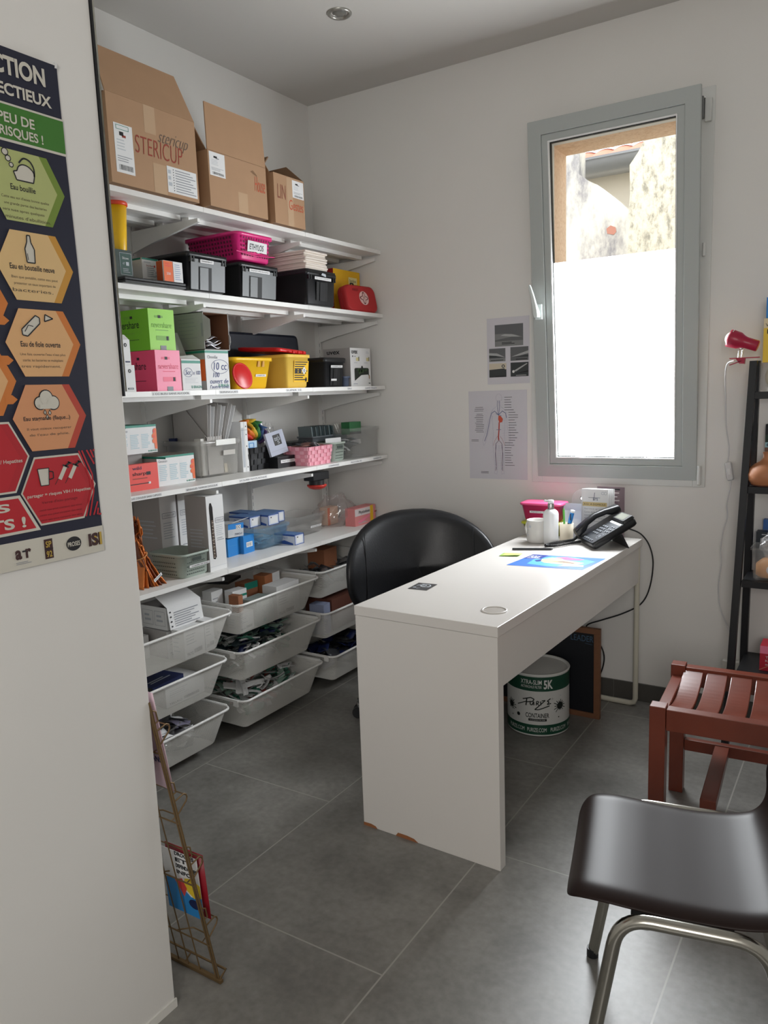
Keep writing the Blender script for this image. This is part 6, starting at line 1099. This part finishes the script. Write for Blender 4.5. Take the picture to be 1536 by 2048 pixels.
b = B(); b.T = Matrix.Translation((-.495, 3.386, 1.047)) @ Matrix.Rotation(-.16, 4, 'Y'); b.loops([[(x, y, zz) for x, zz in rrect(.026-2*g, .074-2*g, .006, 4)] for g, y in ((.002, .008), (0, .005), (0, -.008), (.003, -.012))], WC); b.box(-.006, .006, -.0155, -.011, -.012, .012, mat('switch_white', (222, 222, 222), .3)); b.build('switch', t)
b = B(); b.loops([[(x, y, zz) for x, y in rrect(.3-2*g, .10-2*g, .01, 3, .15, .05)] for g, zz in ((0, 0), (0, .106), (.006, .106), (.006, .004))], CLEAR, True, True); unit_item(b, 'storage_tub', 'clear tub with tape rolls on the top shelf of the black unit', 'storage box', .067, .155, 3)
b = B(); b.T = Matrix.Rotation(PI/2, 4, 'X'); b.lathe([(.028, -.012), (.046, -.012), (.046, .012), (.028, .012), (.028, -.012)], mat('beige_tape', (200, 186, 160), .5), 32, cap0=False, cap1=False); unit_item(b, 'tape_roll', 'roll of beige tape inside the clear tub', 'tape roll', .130, .20, 3, .053)
b = B(); block(b, .22, .08, .160, mat('yellow_box', (232, 196, 60), .45)); f = front(); b.rect(f, 0, .22, .125, .16, mat('cream_print_box', (222, 206, 170), .5)); b.text(f, 'VITAMINES', .006, .1, .130, .142, INK, .001); b.rect(f, .012, .11, .104, .120, INK); b.text(f, 'TUBES', .03, .1, .107, .117, YELLOW, .001); b.disc(f, .05, .055, .016, mat('olive_print', (0, 0, 0))); unit_item(b, 'box', 'yellow box with black print on the clear tub', 'box', .077, .158, 3, .1075)
b = B(); block(b, .2, .06, .075, BLUE); unit_item(b, 'box', 'blue box topmost on the black shelf unit', 'box', .083, .160, 3, .268)
t = thing('vase', 'round bellied wooden vase diffuser on the black shelf unit', 'vase', (sx(.110), 3.085+.14, SZ[2]+.0265)); VW = mat('light_brown_wood', (176, 116, 78), .5, noise=.12, nscale=12)
b = B(); b.lathe([(.03, 0), (.052, .004), (.068, .026), (.070, .046), (.062, .068), (.044, .084), (.026, .094), (.018, .104), (.015, .118), (.018, .128), (.012, .128), (.010, .11), (.001, .10)], VW, 40); b.build('body', t); b = B(); b.lathe([(.036, -.004+.004), (.055, .0045), (.056, .0075)], mat('dark_brown_card', (0, 0, 0)), 32); b.build('base', t)
b = B(); block(b, .2, .07, .225, mat('dark_green_box', (30, 56, 44), .5)); f = front(); b.rect(f, 0, .2, .185, .225, INK); b.rows(f, .012, .1, .20, .206, 1, LGREY); b.rect(f, 0, .2, .135, .155, mat('pale_cyan_print', (150, 196, 206), .5), .0012); b.text(f, 'OVNI', .006, .06, .138, .152, NAVY, .0018, bold=.02); b.rect(f, 0, .2, 0, .135, mat('brown_side_print', (120, 88, 70), .5)); unit_item(b, 'box', 'dark green and blue lettered box behind the wooden vase', 'box', .098, .235-.03, 2) if False else unit_item(b, 'box', 'dark green and blue lettered box behind the wooden vase', 'box', .084, .1+.175, 2)
b = B(); tub(b, .28, .13, .125, .012, CLEAR, .014, .003, .005, .008); unit_item(b, 'storage_tub', 'clear tub with orange packets on the black shelf unit', 'storage box', .067, .085, 1)
b = B(); b.loops([[(x, y, zz) for x, y in rrect(.2-2*g, .09-2*g, .03, 4, .1, .045)] for g, zz in ((.01, 0), (0, .01), (0, .05), (.02, .07))], mat('orange_packet', (222, 160, 100), .5)); b.disc(front(), .06, .035, .02, WPAPER, .001); unit_item(b, 'packet', 'pale orange packet inside the clear tub', 'packet', .084, .105, 1, .006)
b = B(); bag(b, .13, .08, .115, BAG, 22); unit_item(b, 'plastic_bag', 'clear bag on top of the orange packet', 'bag', .165, .145, 1, .078)
b = B(); block(b, .2, .05, .165, mat('dark_slate_box', (34, 42, 50), .5)); f = front(); b.text(f, 'Ci', .02, .05, .12, .14, LGREY, .001); b.rows(f, .02, .1, .152, .158, 1, LGREY); unit_item(b, 'box', 'dark slate box behind the clear tub of packets', 'box', .071, .222, 1)
b = B(); block(b, .16, .04, .205, mat('mid_blue_box', (50, 100, 170), .5)); f = front(); b.rect(f, 0, .16, 0, .165, WPAPER); unit_item(b, 'box', 'blue topped box at the back behind the slate box', 'box', .089, .276, 1)
t = thing('box', 'red and pink box with white lettering on the lowest shelf of the black unit', 'box', (sx(.115), 3.085+.09, SZ[0]+.0265)); b = B(); block(b, .2, .10, .098, mat('crimson_box', (190, 40, 60), .5)); f = front(); b.rect(f, 0, .2, .068, .098, PINKL)
for k, s in enumerate(('Trousse', 'Kit base', 'au stand')): b.text(f, s, .02, .075, .05-k*.014, .059-k*.014, WPAPER, .001)
b.line(f, [(.0, .002), (.03, .02), (.2, .02)], .003, mat('salmon_print', (206, 130, 110), .5)); b.build('box', t)
t = thing('wall_socket', 'white double wall socket low on the window wall', 'socket', (-.497, YB, .17)); b = B(); b.box(0, .125, -.035, 0, 0, .085, mat('socket_white', (206, 204, 196), .4)); b.build('plate', t, .004)
for x in (.034, .09): b = B(); b.T = Matrix.Translation((x, -.0352, .042)) @ Matrix.Rotation(PI/2, 4, 'X'); b.lathe([(.02, 0), (.02, .001), (.017, .0005)], mat('socket_recess', (150, 148, 142), .5), 20); b.build('socket_well', t)
b = B(); b.tube(spline([Vector(p) for p in ((-.39, 3.36, .225), (-.36, 3.34, .25), (-.33, 3.33, .255), (-.28, 3.33, .258), (-.2, 3.34, .25), (-.12, 3.34, .18), (-.10, 3.34, .02))], 8), .003, WC, 8); solo(b, 'cable', 'white cable looping from the socket behind the black unit, upper one', 'cable')
b = B(); b.tube(spline([Vector(p) for p in ((-.40, 3.36, .19), (-.385, 3.33, .16), (-.36, 3.32, .20), (-.31, 3.325, .215), (-.24, 3.33, .2), (-.2, 3.33, .02))], 8), .003, WC, 8); solo(b, 'cable', 'white cable curving close to the socket, lower one', 'cable')
